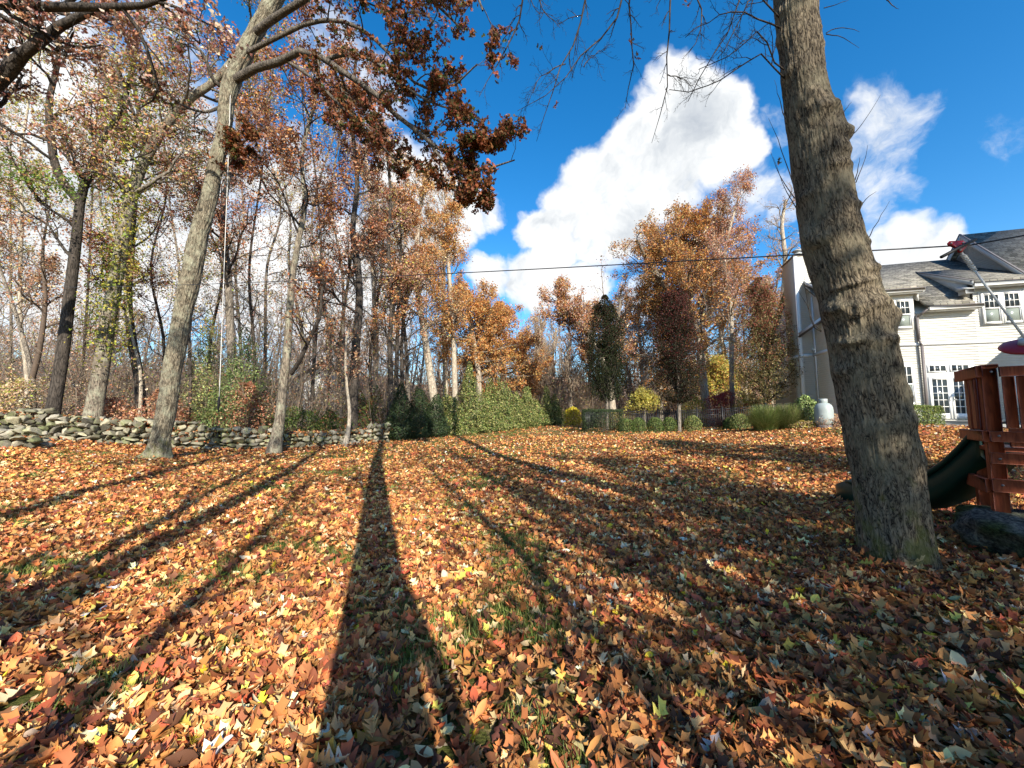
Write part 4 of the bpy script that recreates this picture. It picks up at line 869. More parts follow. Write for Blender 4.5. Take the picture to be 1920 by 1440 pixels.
for k,(x,Y,ty,cl) in enumerate([(1005,50,610,TAN+ORANGE),(1100,46,590,ORANGE+TAN),(1178,46,560,PINK+TAN),(1238,43,520,ORANGE+YELL[:1]),(1402,42,530,ORANGE+PINK),(1448,44,520,RUST+ORANGE),(1300,47,500,ORANGE),(1345,45,560,YELL+ORANGE[:2]),(1490,46,520,ORANGE+TAN)]):
    T('far_tree','orange-brown half-bare tree standing beyond the pool garden',[(x,800),(x+5*math.sin(k),720),(x+12*math.sin(k*2.1),650),(x+14*math.sin(k*1.7),ty)],Y,(8,3),230+k,limbs=26,t0=.12,L=3.8,nl=11000,n2=8,n3=5,cols=cl+TAN[:3],bm='pale',bt='ptwig',size=.17,ang=55,group='orange-brown trees beyond the pool garden')
# vine leaves on the ivy trunk and a bright green spray at the left
def spray(name,label,cat,pts,rad,n,size,cols,seed,sd=.25,matn='leaf'):
    rng=np.random.default_rng(seed); pts=np.array(pts); a,r=resample(pts,rad,24)
    e=empty(name,a[0],0,label,cat); k=rng.integers(0,24,n)
    wood('vine_stem',[(a[None]+.0,np.full((1,24),.018),5)],M['twig'],e)
    d=norm(rng.normal(size=(n,3)))*(r[k]*rng.uniform(.75,1.9,n))[:,None]; 
    pos=a[k]+d+rng.normal(size=(n,3))*sd*.3
    V,F,C=leaves(rng,pos,d+rng.normal(size=(n,3))*.1,size*rng.uniform(.6,1.2,n),T_ST[:2],pal(rng,n,cols)); mesh('leaves',V,F,M[matn],e,C); return e
spray('ivy_vine','yellow-green ivy climbing the pale trunk behind the stone wall','vine',[P(196,650,15.3),P(205,600,15.3),P(222,500,15.4),P(236,400,15.5),P(250,300,15.4),P(262,200,15.2),P(285,120,15.2)],[.5,.45,.45,.55,.7,.8,.5],3800,.12,YGRN+YELL[:2],301,.6)
spray('vine_branch','bright green leafy spray arching across the trunks at the far left','vine',[P(-40,280,13),P(20,320,12.8),P(70,340,12.7),P(110,345,12.6),P(140,352,12.6)],[.30,.32,.3,.25,.1],800,.10,[(.12,.20,.03),(.2,.27,.05),(.10,.15,.03),(.3,.3,.06)],302,.7)
# green conifer and undergrowth shrubs behind the wall
shrub('pine_tree','soft green pine growing behind the stone wall near the rope','tree',G(452,18.5),1.9,1.6,4.4,401,9000,.09,[(.12,.17,.05),(.09,.13,.04),(.2,.22,.08)],None,'cone',inner=.2,lump=.6,stems=10,z0=.3)
shrub('pine_tree','small sunlit green pine beside the leaning oak, behind the stone wall','tree',G(385,19),1.3,1.2,4.8,402,5000,.09,[(.16,.2,.06),(.12,.16,.05),(.3,.28,.1)],None,'cone',inner=.2,lump=.6,stems=8,z0=.9)
for k,(x,Y,rx,h,cl,lb) in enumerate([(560,18.8,2.0,1.5,GREEN,'low dark green shrub behind the stone wall, left of the pale sapling'),(620,19.5,1.5,1.3,GREEN+RUST[:1],'low green and brown shrub behind the stone wall, near the pale sapling'),(470,17.8,1.3,2.6,DRED[:2]+RUST,'russet shrub behind the stone wall to the right of the rope'),(690,20.5,1.2,2.4,GREEN+DRED[:2],'dark shrub at the foot of the tall dark trunk'),(205,16.6,1.3,1.7,RUST,'rusty shrub behind the stone wall at the foot of the ivy trunk'),(310,16.9,1.2,1.8,RUST+DRED[:1],'russet shrub behind the stone wall left of the leaning oak'),(20,15.6,1.6,2.3,TAN+YGRN[:1],'tan shrub behind the stone wall at the left edge')]):
    shrub('shrub',lb,'shrub',G(x,Y),rx,1.1,h,410+k,3600,.085,cl,None,'dome',inner=.15,lump=.8,mat='leaf',stems=24)
# --- hollies and arborvitae hedge
HS=[(752,19.6,.95,2.75,'dark'),(787,20.0,.85,2.5,'dark'),(818,20.8,.85,2.3,'dark')]
HD=['leftmost and tallest dark holly at the shaded start of the hedge','middle dark holly at the shaded start of the hedge','rightmost dark holly next to the sunlit green hedge']
for k,(x,Y,rx,h,_) in enumerate(HS):
    shrub('holly_bush',HD[k],'shrub',G(x,Y),rx,.9,h*1.05,430+k,9000,.07,[(.022,.04,.014),(.035,.055,.018),(.05,.075,.025),(.015,.025,.01)],None,'cone',inner=.45,lump=.5)
AV=[(846,22.0,.95,2.9),(880,23.2,1.05,3.9),(915,24.6,1.0,3.2),(944,26.4,.9,3.7),(968,28.4,1.0,2.7),(988,30.4,.85,3.3),(1007,32.4,1.0,2.4),(1024,34.2,.85,3.3),(1040,35.6,.95,3.0)]
AL=['nearest','second','third','fourth','fifth','sixth','seventh','eighth','farthest']
for k,(x,Y,rx,h) in enumerate(AV):
    shrub('arborvitae',('%s sunlit green arborvitae %s the hedge row'%(AL[k],'at the near end of' if k==0 else 'at the far end of' if k==8 else 'counted from the near end of')),'shrub',G(x,Y),rx*1.12,1.05,h*.93,440+k,8500 if k<6 else 5000,.095 if k<6 else .12,ARBOR,None,'cone',inner=.35,lump=.95,group='arborvitae hedge row',z0=-.05)
shrub('yellow_shrub','bright yellow bush at the end of the lawn, left of the pool fence','shrub',G(1073,36),.9,.8,1.7,455,2600,.12,[(.6,.5,.04),(.5,.42,.05),(.4,.3,.05)],None,'dome',inner=.3,mat='leaf')
# --- three columnar trees
def colm(x,Y,ty,by,wpx,seed,cols,label,w=None,n=38000):
    b=G(x,Y); top=P(x,ty,Y); low=P(x,by,Y); H=top[2]-b[2]; wr=wpx*.55*Y/FP
    e=empty('columnar_pear',b,0,label,'tree','dark columnar trees by the pool fence'); rng=np.random.default_rng(seed)
    tp,tr=resample([b-[0,0,.1],b+[.03,0,H*.5],b+[0,0,H*.90]],[.085*1.3,.07,.012],26); wood('trunk',[(tp[None],tr[None],10)],M['grey'],e)
    z0=(low[2]-b[2])/H
    p1,r1,l1=spawn(rng,tp[None],tr[None],54,z0*.95,.97,34,H*.27,.5,.12,.10,8,.3,.006,short=.55)
    # bow the limbs into the column
    dx=p1-tp[None,13:14]; rad=np.hypot(p1[...,0]-b[0],p1[...,1]-b[1]); zz=(p1[...,2]-b[2])/H; env=wr*np.clip(np.sin(np.clip((zz-z0)/(1.03-z0),0,1)*PI*.85+.35),.12,1)**.6
    f=np.minimum(1,env/np.maximum(rad,1e-3)); p1[...,0]=b[0]+(p1[...,0]-b[0])*f; p1[...,1]=b[1]+(p1[...,1]-b[1])*f
    p1[...,2]=np.minimum(p1[...,2],top[2]-.25-rng.random((len(p1),1))*.3); p2,r2,l2=spawn(rng,p1,r1,8,.15,1,42,l1*.30,.6,.18,.0,6,.3,.004); p3,r3,l3=spawn(rng,p2,r2,4,.2,1,42,l2*.45,.6,.2,.03,4,.4,.003)
    wood('branches',[(p1,r1,5),(p2,r2,4),(p3,r3,3)],M['dark'],e)
    k=(rng.random(len(p3))>.15)&(np.hypot(p3[:,:,0].mean(1)-b[0],p3[:,:,1].mean(1)-b[1])<wr*1.1)&(p3[:,:,2].mean(1)>low[2]-.1); pos=on_twigs(rng,p3[k],n,.10); pos=pos[(pos[:,2]<top[2]+.3)]
    m_=n; zz=rng.random(m_)**.9; prof=np.interp(zz,[0,.06,.2,.45,.7,.88,1],[.25,.72,.98,1.,.8,.5,.08]); aq=rng.uniform(0,2*PI,m_); q=np.sqrt(rng.random(m_)); lum=.55+1.05*fbm(np.cos(aq)*2+seed,np.sin(aq)*2,zz*7,seed,4)
    v=np.stack([b[0]+np.cos(aq)*q*prof*wr*lum,b[1]+np.sin(aq)*q*prof*wr*lum,low[2]+zz*(top[2]+.25-low[2])],-1); v=v[fbm(v[:,0]*2.2,v[:,1]*2.2,v[:,2]*1.8,seed+5,3)>.405]; pos=np.concatenate([pos[:len(pos)//2],v])
    n=len(pos); hgt=((pos[:,2]-b[2])/H)[:,None]; c=np.where(rng.random((n,1))<hgt*.8-.25,pal(rng,n,cols[0]),pal(rng,n,cols[1]))
    V,F,C=leaves(rng,pos,rng.normal(size=(n,3))+np.array([0,-.4,.3]),.085*rng.uniform(.6,1.2,n),T_S,c); mesh('crown',V,F,M['leaf'],e,C)
colm(1137,26.5,560,752,70,501,([(.06,.02,.016),(.045,.025,.014),(.03,.035,.014)],[(.018,.028,.010),(.03,.042,.014),(.045,.055,.02),(.012,.018,.008)]),'first columnar tree from the left by the fence, darkest and green-black')
colm(1271,23.2,540,755,84,502,([(.12,.03,.026),(.07,.022,.018),(.18,.05,.04)],[(.022,.026,.011),(.04,.038,.015),(.055,.02,.014),(.014,.018,.008)]),'middle columnar tree by the fence, with a dark burgundy top and staked pale base')
colm(1433,24.0,528,758,100,503,([(.32,.08,.06),(.24,.06,.045),(.38,.15,.09)],[(.12,.12,.035),(.22,.19,.07),(.16,.09,.04),(.40,.30,.14),(.08,.08,.03)]),'third columnar tree beside the house, with the reddest top and olive lower leaves',n=34000)
# --- pool garden: fence, gate, box balls, grasses
M['iron']=plain('black_iron',(.018,.018,.02),.45,.4,.2,30)
def fence(label,A,Bp,h=1.3,gap=.115,cat='fence',name='metal_fence'):
    A=np.array(A);Bp=np.array(Bp); e=empty(name,A,0,label,cat); n=int(np.linalg.norm((Bp-A)[:2])/gap)
    mb=MB(); 
    for i in range(n+1):
        q=A+(Bp-A)*i/n; q[2]=gz1(q[0],q[1])
        if i%20==0: 
            pm=MB(); pm.bar(q+[0,0,-.05],q+[0,0,h+.1],.075,.075,(0,1,0)); pm.add(np.array([q+[x,y,h+.1+z] for x,y,z in((-.045,-.045,0),(.045,-.045,0),(.045,.045,0),(-.045,.045,0),(0,0,.05))]),np.array([[0,1,4],[1,2,4],[2,3,4],[3,0,4]])); pm.build('post',M['iron'],e)
        else: mb.bar(q+[0,0,.06],q+[0,0,h],.028,.028,(0,1,0))
    mb.build('pickets',M['iron'],e)
    for z in(.14,h-.18,h-.03):
        rb=MB(); k=8
        for i in range(k):
            a=A+(Bp-A)*i/k; b=A+(Bp-A)*(i+1)/k; a[2]=gz1(a[0],a[1])+z; b[2]=gz1(b[0],b[1])+z; rb.bar(a,b,.03,.035)
        rb.build('rail',M['iron'],e)
    return e
fa=G(1092,25.0); fb=G(1312,23.9); fc=G(1352,23.7); fd=G(1480,22.6)
fence('black iron picket fence of the pool garden, long stretch left of the gate',fa,fb)
fence('black iron picket fence right of the gate, running behind the tall ornamental grass',fc,fd)
fence('black iron picket fence stretch receding from the left corner into the garden',fa+[.05,.1,0],G(1120,33))
fence('far black iron picket fence across the back of the pool garden',G(1120,33.2),G(1330,34))
ge=empty('iron_gate',fb,0,'black iron gate closing the gap in the pool fence','gate'); mb=MB()
for i in range(1,11):
    q=fb+(fc-fb)*i/11.; q[2]=gz1(q[0],q[1]); mb.bar(q+[0,0,.1],q+[0,0,1.25],.02,.02,(0,1,0))
mb.build('pickets',M['iron'],ge)
mb=MB()
for z in(.1,.95,1.27): mb.bar(fb+(fc-fb)*.05+[0,0,z],fb+(fc-fb)*.95+[0,0,z],.03,.04)
mb.build('gate_frame',M['iron'],ge)
mb=MB(); mb.box(-.04,.04,-.05,.05,-.07,.07,.01); lk=mb.build('latch',M['iron'],None); lk.parent=ge; q=(fc-fb)*.92; lk.location=(q[0],q[1]-.04,1.0)
shrub('box_hedge','dark clipped boxwood block at the left corner of the pool fence','hedge',G(1128,23.6),1.25,.6,1.42,510,9000,.05,[(.02,.035,.012),(.03,.05,.018),(.045,.065,.02)],None,'box',inner=.85,lump=.12)
BX=[(1172,24.0,.62,.8,GREEN,'loose grey-green shrub just right of the clipped corner hedge'),(1195,23.8,.5,.85,GREEN,'round dark boxwood, first ball right of the corner hedge'),(1226,23.6,.5,.86,GREEN,'round dark boxwood, second ball from the corner hedge'),(1253,23.5,.46,.86,GREEN,'round dark boxwood ball touching the staked base of the middle columnar tree'),(1296,23.3,.52,.92,ARBOR,'brightest yellow-green boxwood ball left of the gate'),(1384,22.8,.55,.9,ARBOR,'lit boxwood ball right of the gate'),(1365,23.4,.4,.7,GREEN,'small dark boxwood tucked against the gate post')]
for k,(x,Y,r,h,cl,lb) in enumerate(BX): shrub('boxwood',lb,'shrub',G(x,Y),r,r,h,520+k,3600,.055,cl,None,'dome',inner=.7,lump=.15,group='boxwoods along the pool fence')
shrub('red_maple','rounded pink-red japanese maple behind the pool fence','tree',G(1350,29.5),1.5,1.2,2.6,531,6500,.085,[(.42,.09,.08),(.5,.14,.11),(.32,.06,.05)],None,'dome',inner=.2,mat='leaf',lump=.5)
shrub('yellow_shrub','yellow-green shrub behind the fence between the gate and the house','shrub',G(1400,28.5),1.5,1.2,2.0,532,4500,.09,YELL,None,'dome',inner=.2,mat='leaf',lump=.6)
shrub('yellow_shrub','yellow shrub behind the fence left of the pink maple','shrub',G(1298,30),1.2,1,2.3,533,3800,.09,YELL,None,'dome',inner=.2,mat='leaf',lump=.6)
shrub('yellow_shrub','low yellow bush seen through the left part of the pool fence','shrub',G(1160,32),1.6,1,1.3,534,3000,.10,YELL+TAN,None,'dome',inner=.2,mat='leaf',lump=.6)
shrub('brown_shrub','dark red-brown shrub behind the pool fence right of the gate','shrub',G(1399,24.6),.7,.7,1.4,535,2500,.08,DRED,None,'dome',inner=.2,mat='leaf',lump=.5)
def grassclump(label,base,r,h,n,seed,cols):
    rng=np.random.default_rng(seed); e=empty('ornamental_grass',base,0,label,'ornamental grass')
    m=8; a=rng.uniform(0,2*PI,n); q=np.sqrt(rng.random(n))*.35*r; rr_=r*rng.uniform(.1,1.1,n); Lh=h*rng.uniform(.6,1.12,n)*(1.05-.5*(rr_/r)**2)
    t=np.linspace(0,1,m); p=np.zeros((n,m,3))
    p[:,:,0]=base[0]+np.cos(a)[:,None]*(q[:,None]+rr_[:,None]*t**1.6); p[:,:,1]=base[1]+np.sin(a)[:,None]*(q[:,None]+rr_[:,None]*t**1.6); p[:,:,2]=base[2]+Lh[:,None]*(t*1.35-.55*t**3)
    p[:,1:]+=rng.normal(size=(n,m-1,3))*.012
    w=.006*np.linspace(1,.15,m); sx=-np.sin(a)[:,None]*w;sy=np.cos(a)[:,None]*w
    A_=p.copy();B_=p.copy(); A_[...,0]+=sx;A_[...,1]+=sy;B_[...,0]-=sx;B_[...,1]-=sy
    V=np.stack([A_,B_],2).reshape(-1,3); k,i=np.meshgrid(np.arange(n),np.arange(m-1),indexing='ij'); b=k*2*m+2*i
    F=np.stack([b,b+1,b+3,b+2],-1).reshape(-1,4); c=np.repeat(pal(rng,n,cols,None,.25),2*m,0); mesh('blades',V,F,M['grass'],e,c)
grassclump('big fountain of green ornamental grass between the fence and the white tank',G(1432,18.9),1.35,1.42,4200,541,[(.14,.19,.045),(.20,.25,.07),(.09,.13,.03),(.34,.33,.13)])
grassclump('second ornamental grass clump leaning against the grey-green shrub by the tank',G(1474,18.6),1.1,1.35,3400,542,[(.12,.16,.04),(.18,.21,.06),(.3,.28,.12)])
shrub('laurel_shrub','light green leafy shrub between the ornamental grass and the white tank','shrub',G(1508,18.6),.62,.55,1.45,543,3600,.075,[(.16,.22,.06),(.24,.29,.10),(.10,.14,.04)],None,'dome',inner=.5,lump=.4)
shrub('dry_perennials','dry brown perennial stems at the foot of the white tank','plant',G(1560,17.2),.8,.4,.55,544,1300,.05,TAN+RUST,None,'dome',inner=.1,mat='leaf',lump=.6,stems=60)
shrub('dry_perennials','low heap of dry yellow-brown plants below the ornamental grass','plant',G(1508,17.8),.8,.4,.35,545,1200,.06,TAN+YELL,None,'dome',inner=.1,mat='leaf',lump=.6,stems=40)
# ------------------------------------------------------------------ house
HA=math.radians(16); W0=P(1775,789,19.0); HZ=1.12
M['siding']=plain('cream_siding',(.71,.695,.64),.6,.3,.04,3)
M['trim']=plain('white_trim',(.80,.79,.75),.5,.3,.03,4)
M['metal']=plain('grey_brown_metal',(.16,.14,.135),.5,.4,.1,8)
M['gtrim']=plain('grey_painted_trim',(.42,.43,.43),.6,.3,.05,6)
M['stonepav']=plain('bluestone',(.42,.41,.38),.8,.2,.2,4,.2)
def glassm(name,c,r=.06):
    m,nt,out=newmat(name); p=nd(nt,'ShaderNodeBsdfPrincipled'); p.inputs['Base Color'].default_value=(*c,1); p.inputs['Roughness'].default_value=r; p.inputs['Specular IOR Level'].default_value=.6; nt.links.new(p.outputs[0],out.inputs[0]); return m
M['glass']=glassm('window_glass',(.035,.045,.05)); M['blind']=glassm('shaded_glass',(.22,.25,.22),.25)
m,nt,out=newmat('roof_shingle'); L=nt.links.new
tc=nd(nt,'ShaderNodeTexCoord'); mp=nd(nt,'ShaderNodeMapping'); mp.inputs['Scale'].default_value=(1,1.3,1); L(tc.outputs['Object'],mp.inputs[0])
br=nd(nt,'ShaderNodeTexBrick'); br.inputs['Scale'].default_value=1; br.inputs['Brick Width'].default_value=.28; br.inputs['Row Height'].default_value=.15; br.inputs['Mortar Size'].default_value=.012; br.inputs['Bias'].default_value=0; br.offset=.37
br.inputs['Color1'].default_value=(.15,.135,.105,1); br.inputs['Color2'].default_value=(.44,.40,.32,1); br.inputs['Mortar'].default_value=(.05,.045,.04,1)
L(mp.outputs[0],br.inputs[0]); n=nd(nt,'ShaderNodeTexNoise'); n.inputs['Scale'].default_value=60; L(tc.outputs['Object'],n.inputs['Vector'])
mx=nd(nt,'ShaderNodeMix',data_type='RGBA',blend_type='MULTIPLY'); mx.inputs[0].default_value=.6; L(br.outputs[0],mx.inputs[6]); L(n.outputs[1],mx.inputs[7])
p=nd(nt,'ShaderNodeBsdfPrincipled'); p.inputs['Roughness'].default_value=.9; L(mx.outputs[2],p.inputs['Base Color']); b=nd(nt,'ShaderNodeBump'); b.inputs['Distance'].default_value=.01; L(br.outputs[0],b.inputs['Height']); L(b.outputs[0],p.inputs['Normal']); L(p.outputs[0],out.inputs[0]); M['shingle']=m
H=empty('house',(W0[0],W0[1],0),-HA,'large cream clapboard house with grey shingle roof and tall chimney at the right','house')
def HP(u,y,z): return (u,y,z)
def siding(name,u0,u1,zf,y=0,parent=None,mat='siding',axis=0,exp=.125,z0=HZ,flip=1,d=.026):
    """lap siding, boards as real wedges; zf(u)->top height by column of samples"""
    us=np.linspace(u0,u1,2 if not callable(zf) else 40); mb=MB()
    top=max(zf(u) for u in us) if callable(zf) else zf
    z=z0
    while z<top-.01:
        z1=min(z+exp,top)
        if callable(zf):
            ok=[u for u in us if zf(u)>z+exp*.5]
            if len(ok)<2: break
            a,b=min(ok),max(ok)
        else: a,b=u0,u1
        q=[(-d,z),(0,z1),(.03,z1),(.03,z)]
        k=max(1,int((b-a)/1.5)); cuts=[a+(b-a)*i/k for i in range(k+1)]
        for u0_,u1_ in zip(cuts[:-1],cuts[1:]):
            V=[]
            for u in(u0_,u1_):
                for dy,zz in q:
                    V.append((u,y+dy*flip,zz) if axis==0 else (y+dy*flip,u,zz))
            F_q=np.array([[4,5,1,0],[7,4,0,3]]); F_q=F_q if axis==0 else F_q[:,::-1]; mb.add(V,F_q)
            if u0_==a: mb.f.append(np.array([[0,3,2,1]])+mb.n-8)
            if u1_==b: mb.f.append(np.array([[4,5,6,7]])+mb.n-8)
        z=z1
    return mb.build(name,M[mat],parent or H)
UL,UR=-4.3,11.5
ZU,ZL,ZR=7.72,6.72,10.83   # upper eave soffit, lower eave soffit, ridge
body=MB(); body.prism([(.03,HZ-.6),(.03,ZL-.02),(4.5,ZR-.45),(9,7.3),(9,HZ-.6)],0,UL+.03,UR); body.build('house_core',M['siding'],H)
siding('wall',UL,-.9,ZU); siding('wall',-.9,1.45,ZL); siding('wall',1.45,UR,ZU)
siding('wall',0,4.5,lambda y:min(ZU+y*.62,ZR-.5),UL,axis=1,flip=1)
# trim boards
def bx(name,mat,u0,u1,y0,y1,z0,z1,b=0,parent=None):
    mb=MB(); mb.box(u0,u1,y0,y1,z0,z1,b); return mb.build(name,M[mat],parent or H)
bx('belt_board','trim',UL-.02,UR,-.05,-.028,5.02,5.16); bx('corner_board','trim',UL-.035,UL+.10,-.045,-.028,HZ,ZU); bx('corner_board','trim',UL-.05,UL-.028,-.045,.14,HZ,ZU)
bx('belt_board','trim',UL-.052,UL-.028,.14,2.6,5.0,5.18); bx('corner_board','trim',UL-.05,UL-.028,2.2,2.4,HZ,ZU+.8)
bx('foundation','stonepav',UL,UR,-.03,.03,HZ-.5,HZ+.12)
# roofs: three planes with their real thickness
def slab(name,u0,u1,y0,z0,y1,z1,t=.14,mat='shingle'):
    mb=MB(); n=np.array([-(z1-z0),(y1-y0)]); n=n/np.linalg.norm(n)*t
    mb.prism([(y0,z0),(y1,z1),(y1-n[0]*0,z1-t),(y0,z0-t)],0,u0,u1); return mb.build(name,M[mat],H)
MZ=lambda y: ZL+.30+(ZR-.01-ZL-.30)*(y+.45)/4.95
slab('roof',-.62,1.22,-.45,ZL+.30,1.4,MZ(1.4)); slab('roof',UL-.25,3.9,1.4,MZ(1.4)-.001,4.5,ZR-.01); slab('roof',UL-.25,UR,9.4,7.2,4.5,ZR-.013)
slab('upper_roof',UL-.25,-.62,-.42,ZU+.28,3.1,MZ(3.1)+.02); slab('upper_roof',1.22,3.9,-.42,ZU+.32,3.1,MZ(3.1)+.02)
mb=MB(); mb.prism([(.0,ZL+.62),(.0,ZU+.3),(2.9,MZ(2.9)-.16),(2.9,MZ(2.9)-.3)],0,1.26,1.34); mb.build('dormer_cheek',M['gtrim'],H)  # grey here puts the shade on this left-facing siding into its colour
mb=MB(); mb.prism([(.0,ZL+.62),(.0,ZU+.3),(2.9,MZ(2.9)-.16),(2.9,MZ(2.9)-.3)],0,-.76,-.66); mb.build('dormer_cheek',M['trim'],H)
mb=MB(); mb.prism([(-.46,ZU+.08),(-.46,ZU+.31),(3.05,MZ(3.05)+.0),(3.05,MZ(3.05)-.16)],0,1.19,1.217); mb.build('rake_board',M['gtrim'],H)
mb=MB(); mb.prism([(-.47,ZU+.322),(-.47,ZU+.352),(3.1,MZ(3.1)+.05),(3.1,MZ(3.1)+.022)],0,1.16,1.25); mb.build('drip_edge',M['metal'],H)
mb=MB(); mb.box(.86,1.186,-.52,-.06,ZU-.30,ZU-.08,.01); mb.prism([(-.58,ZU-.078),(-.02,ZU-.078),(-.02,ZU+.16)],0,.82,1.184); mb.build('eave_return',M['gtrim'],H)
def gutter(u0,u1,z,y=-.42):
    g=bx('gutter','trim',u0,u1,y-.10,y+.02,z-.02,z+.13,.012); bx('gutter_dark_lip','metal',u0,u1,y-.115,y-.02,z+.131,z+.165); bx('fascia','trim',u0,u1,y+.022,y+.05,z-.06,z+.12); bx('soffit','trim',u0,u1,y+.051,-.028,z-.05,z-.02)  # each gutter has a dark metal strip along its top edge
gutter(UL-.2,-.66,ZU+.02); gutter(-.58,1.50,ZL+.02,-.45); gutter(1.24,UR,ZU+.05)
# rake boards on the left gable
for (y0,z0,y1,z1,nm) in [(-.42,ZU+.15,4.5,ZR-.12,'rake_board')]:
    mb=MB(); mb.prism([(y0,z0-.16),(y0,z0+.02),(y1,z1+.02),(y1,z1-.16)],0,UL-.27,UL-.23); mb.build(nm,M['gtrim'],H)
# chimney stack
CZ=11.22; ch=MB(); ch.box(-4.95,-3.3,2.64,4.4,HZ-.5,CZ-.02); ch.build('chimney_core',M['siding'],H)
CHY=2.6
o1=siding('chimney',-4.97,-3.3,CZ,CHY); siding('chimney',CHY,4.4,CZ,-4.97,axis=1,mat='siding')
bx('chimney_corner','trim',-5.0,-4.83,CHY-.05,CHY-.028,HZ,CZ); bx('chimney_corner','trim',-5.02,-4.99,CHY-.05,CHY+.12,HZ,CZ)
bx('chimney_cap','metal',-5.06,-3.24,CHY-.09,4.47,CZ+.002,CZ+.08,.01)
bx('belt_board','trim',-5.03,-4.32,CHY-.055,CHY-.019,5.0,5.18); bx('belt_board','trim',-5.025,-4.992,CHY+.12,4.4,5.0,5.18)
mb=MB(); mb.lathe([(.0,.0),(.2,.0),(.2,.28),(.27,.28),(.27,.34),(.14,.36),(.14,.5),(.3,.5),(.3,.56),(.0,.62)],20,(-4.45,3.4,CZ+.08)); mb.build('flue_cap',M['gtrim'],H,True)
mb=MB(); mb.bar((-4.98,2.5,6.35),(-4.28,.9,7.05),.10,.2); mb.build('rake_return',M['trim'],H); mb=MB(); mb.bar((-5.02,2.5,6.22),(-4.32,.9,6.92),.13,.06); mb.build('rake_return_edge',M['metal'],H)
bx('vent','trim',-4.45,-4.25,2.30,2.45,5.35,5.47,.02)
# downspout
mb=MB(); x=-.86
for a,b in(((x+.25,-.45,ZL+.05),(x,-.10,ZL-.25)),((x,-.10,ZL-.22),(x,-.10,5.3)),((x,-.10,5.32),(x+.06,-.16,5.0)),((x+.06,-.16,5.02),(x+.06,-.12,HZ+.15))): mb.bar(a,b,.10,.075,(0,.1,.99) if abs(a[2]-b[2])<.6 else (0,1,0))
mb.build('downspout',M['metal'],H)
# high gable block on the right
UG=3.86; AY=3.5; AZt=11.85
mb=MB(); mb.prism([(.06,7.7),(.06,8.0),(AY,AZt-.25),(7,8.0),(7,7.7)],0,UG+.05,UR); mb.build('gable_core',M['gtrim'],H)
siding('gable_wall',.3,6.7,lambda y:AZt-.28-abs(y-AY)*1.05,UG+.03,axis=1,mat='gtrim',z0=8.0,exp=.12)
def slab2(u0,u1,pts,name,mat): mb=MB(); mb.prism(pts,0,u0,u1); return mb.build(name,M[mat],H)
slab2(UG-.25,UR,[(-.3,7.87),(AY,AZt+.02),(AY,AZt-.13),(-.3,7.72)],'roof','shingle'); slab2(UG-.25,UR,[(AY,AZt+.017),(7.6,7.6),(7.6,7.45),(AY,AZt-.13)],'roof','shingle')
for y0,z0 in((-.3,7.87),(7.6,7.6)):
    slab2(UG-.29,UG-.252,[(y0,z0-.30),(y0,z0+.0),(AY,AZt+.01),(AY,AZt-.30)],'rake_board','gtrim'); slab2(UG-.31,UG-.22,[(y0,z0+.03),(y0,z0+.07),(AY,AZt+.08),(AY,AZt+.04)],'drip_edge','metal')
# windows
def window(u0,u1,z0,z1,mid=None,cols=3,rows=2,y=0,low='blind',sill=True):
    f=.085; mb=MB(); mid=mid or (z0+z1)/2; d0,d1=y-.088,y-.012
    mb.box(u0-f,u0,d0,d1,z0-f,z1+f); mb.box(u1,u1+f,d0,d1,z0-f,z1+f); mb.box(u0,u1,d0,d1,z1,z1+f*1.2); mb.box(u0,u1,d0-.02,d1,z0-f,z0)
    w=mb.build('window',M['trim'],H)
    def ch(nm,b,mat): o=b.build(nm,M[mat],None); o.parent=w; return o
    b=MB(); s=.03; e0,e1=y-.072,y-.05
    b.box(u0,u1,e0-.012,e1,mid-.03,mid+.03); b.box(u0,u0+s,e0,e1,z0,mid-.03); b.box(u1-s,u1,e0,e1,z0,mid-.03); b.box(u0+s,u1-s,e0,e1,z0,z0+s)
    b.box(u0,u0+s,e0-.01,e1,mid+.03,z1); b.box(u1-s,u1,e0-.01,e1,mid+.03,z1); b.box(u0+s,u1-s,e0-.01,e1,z1-s,z1)
    ch('sash',b,'trim'); b=MB()
    for k in range(1,cols): x=u0+s+(u1-u0-2*s)*k/cols; b.box(x-.012,x+.012,e0-.004,e1+.003,mid+.03,z1-s)
    for k in range(1,rows): z=mid+(z1-mid)*k/rows; b.box(u0+s,u1-s,e0-.006,e1+.005,z-.012,z+.012)
    ch('muntins',b,'trim')
    b=MB(); b.box(u0,u1,y-.046,y-.040,mid,z1); ch('pane',b,'glass'); b=MB(); b.box(u0+.002,u1-.002,y-.047,y-.041,z0,mid-.001); ch('pane',b,low)
    return w
window(-2.28,-1.86,6.02,7.36,6.66,2); window(-1.68,-1.10,6.02,7.36,6.66)
window(1.80,2.38,6.03,7.40,6.72); window(2.55,3.13,6.03,7.40,6.72); window(3.32,3.9,6.03,7.40,6.72)
bx('window_surround','trim',1.62,4.1,-.036,-.0275,5.85,7.55); bx('window_surround','trim',-2.45,-.93,-.036,-.0275,5.85,7.5)
window(-1.86,-1.24,2.16,4.0,3.1,3,2); window(-2.75,-2.1,2.16,4.0,3.1,3,2); window(2.72,3.5,1.95,3.72,2.85,3,2,low='glass'); window(3.75,4.5,1.95,3.72,2.85,3,2,low='glass')
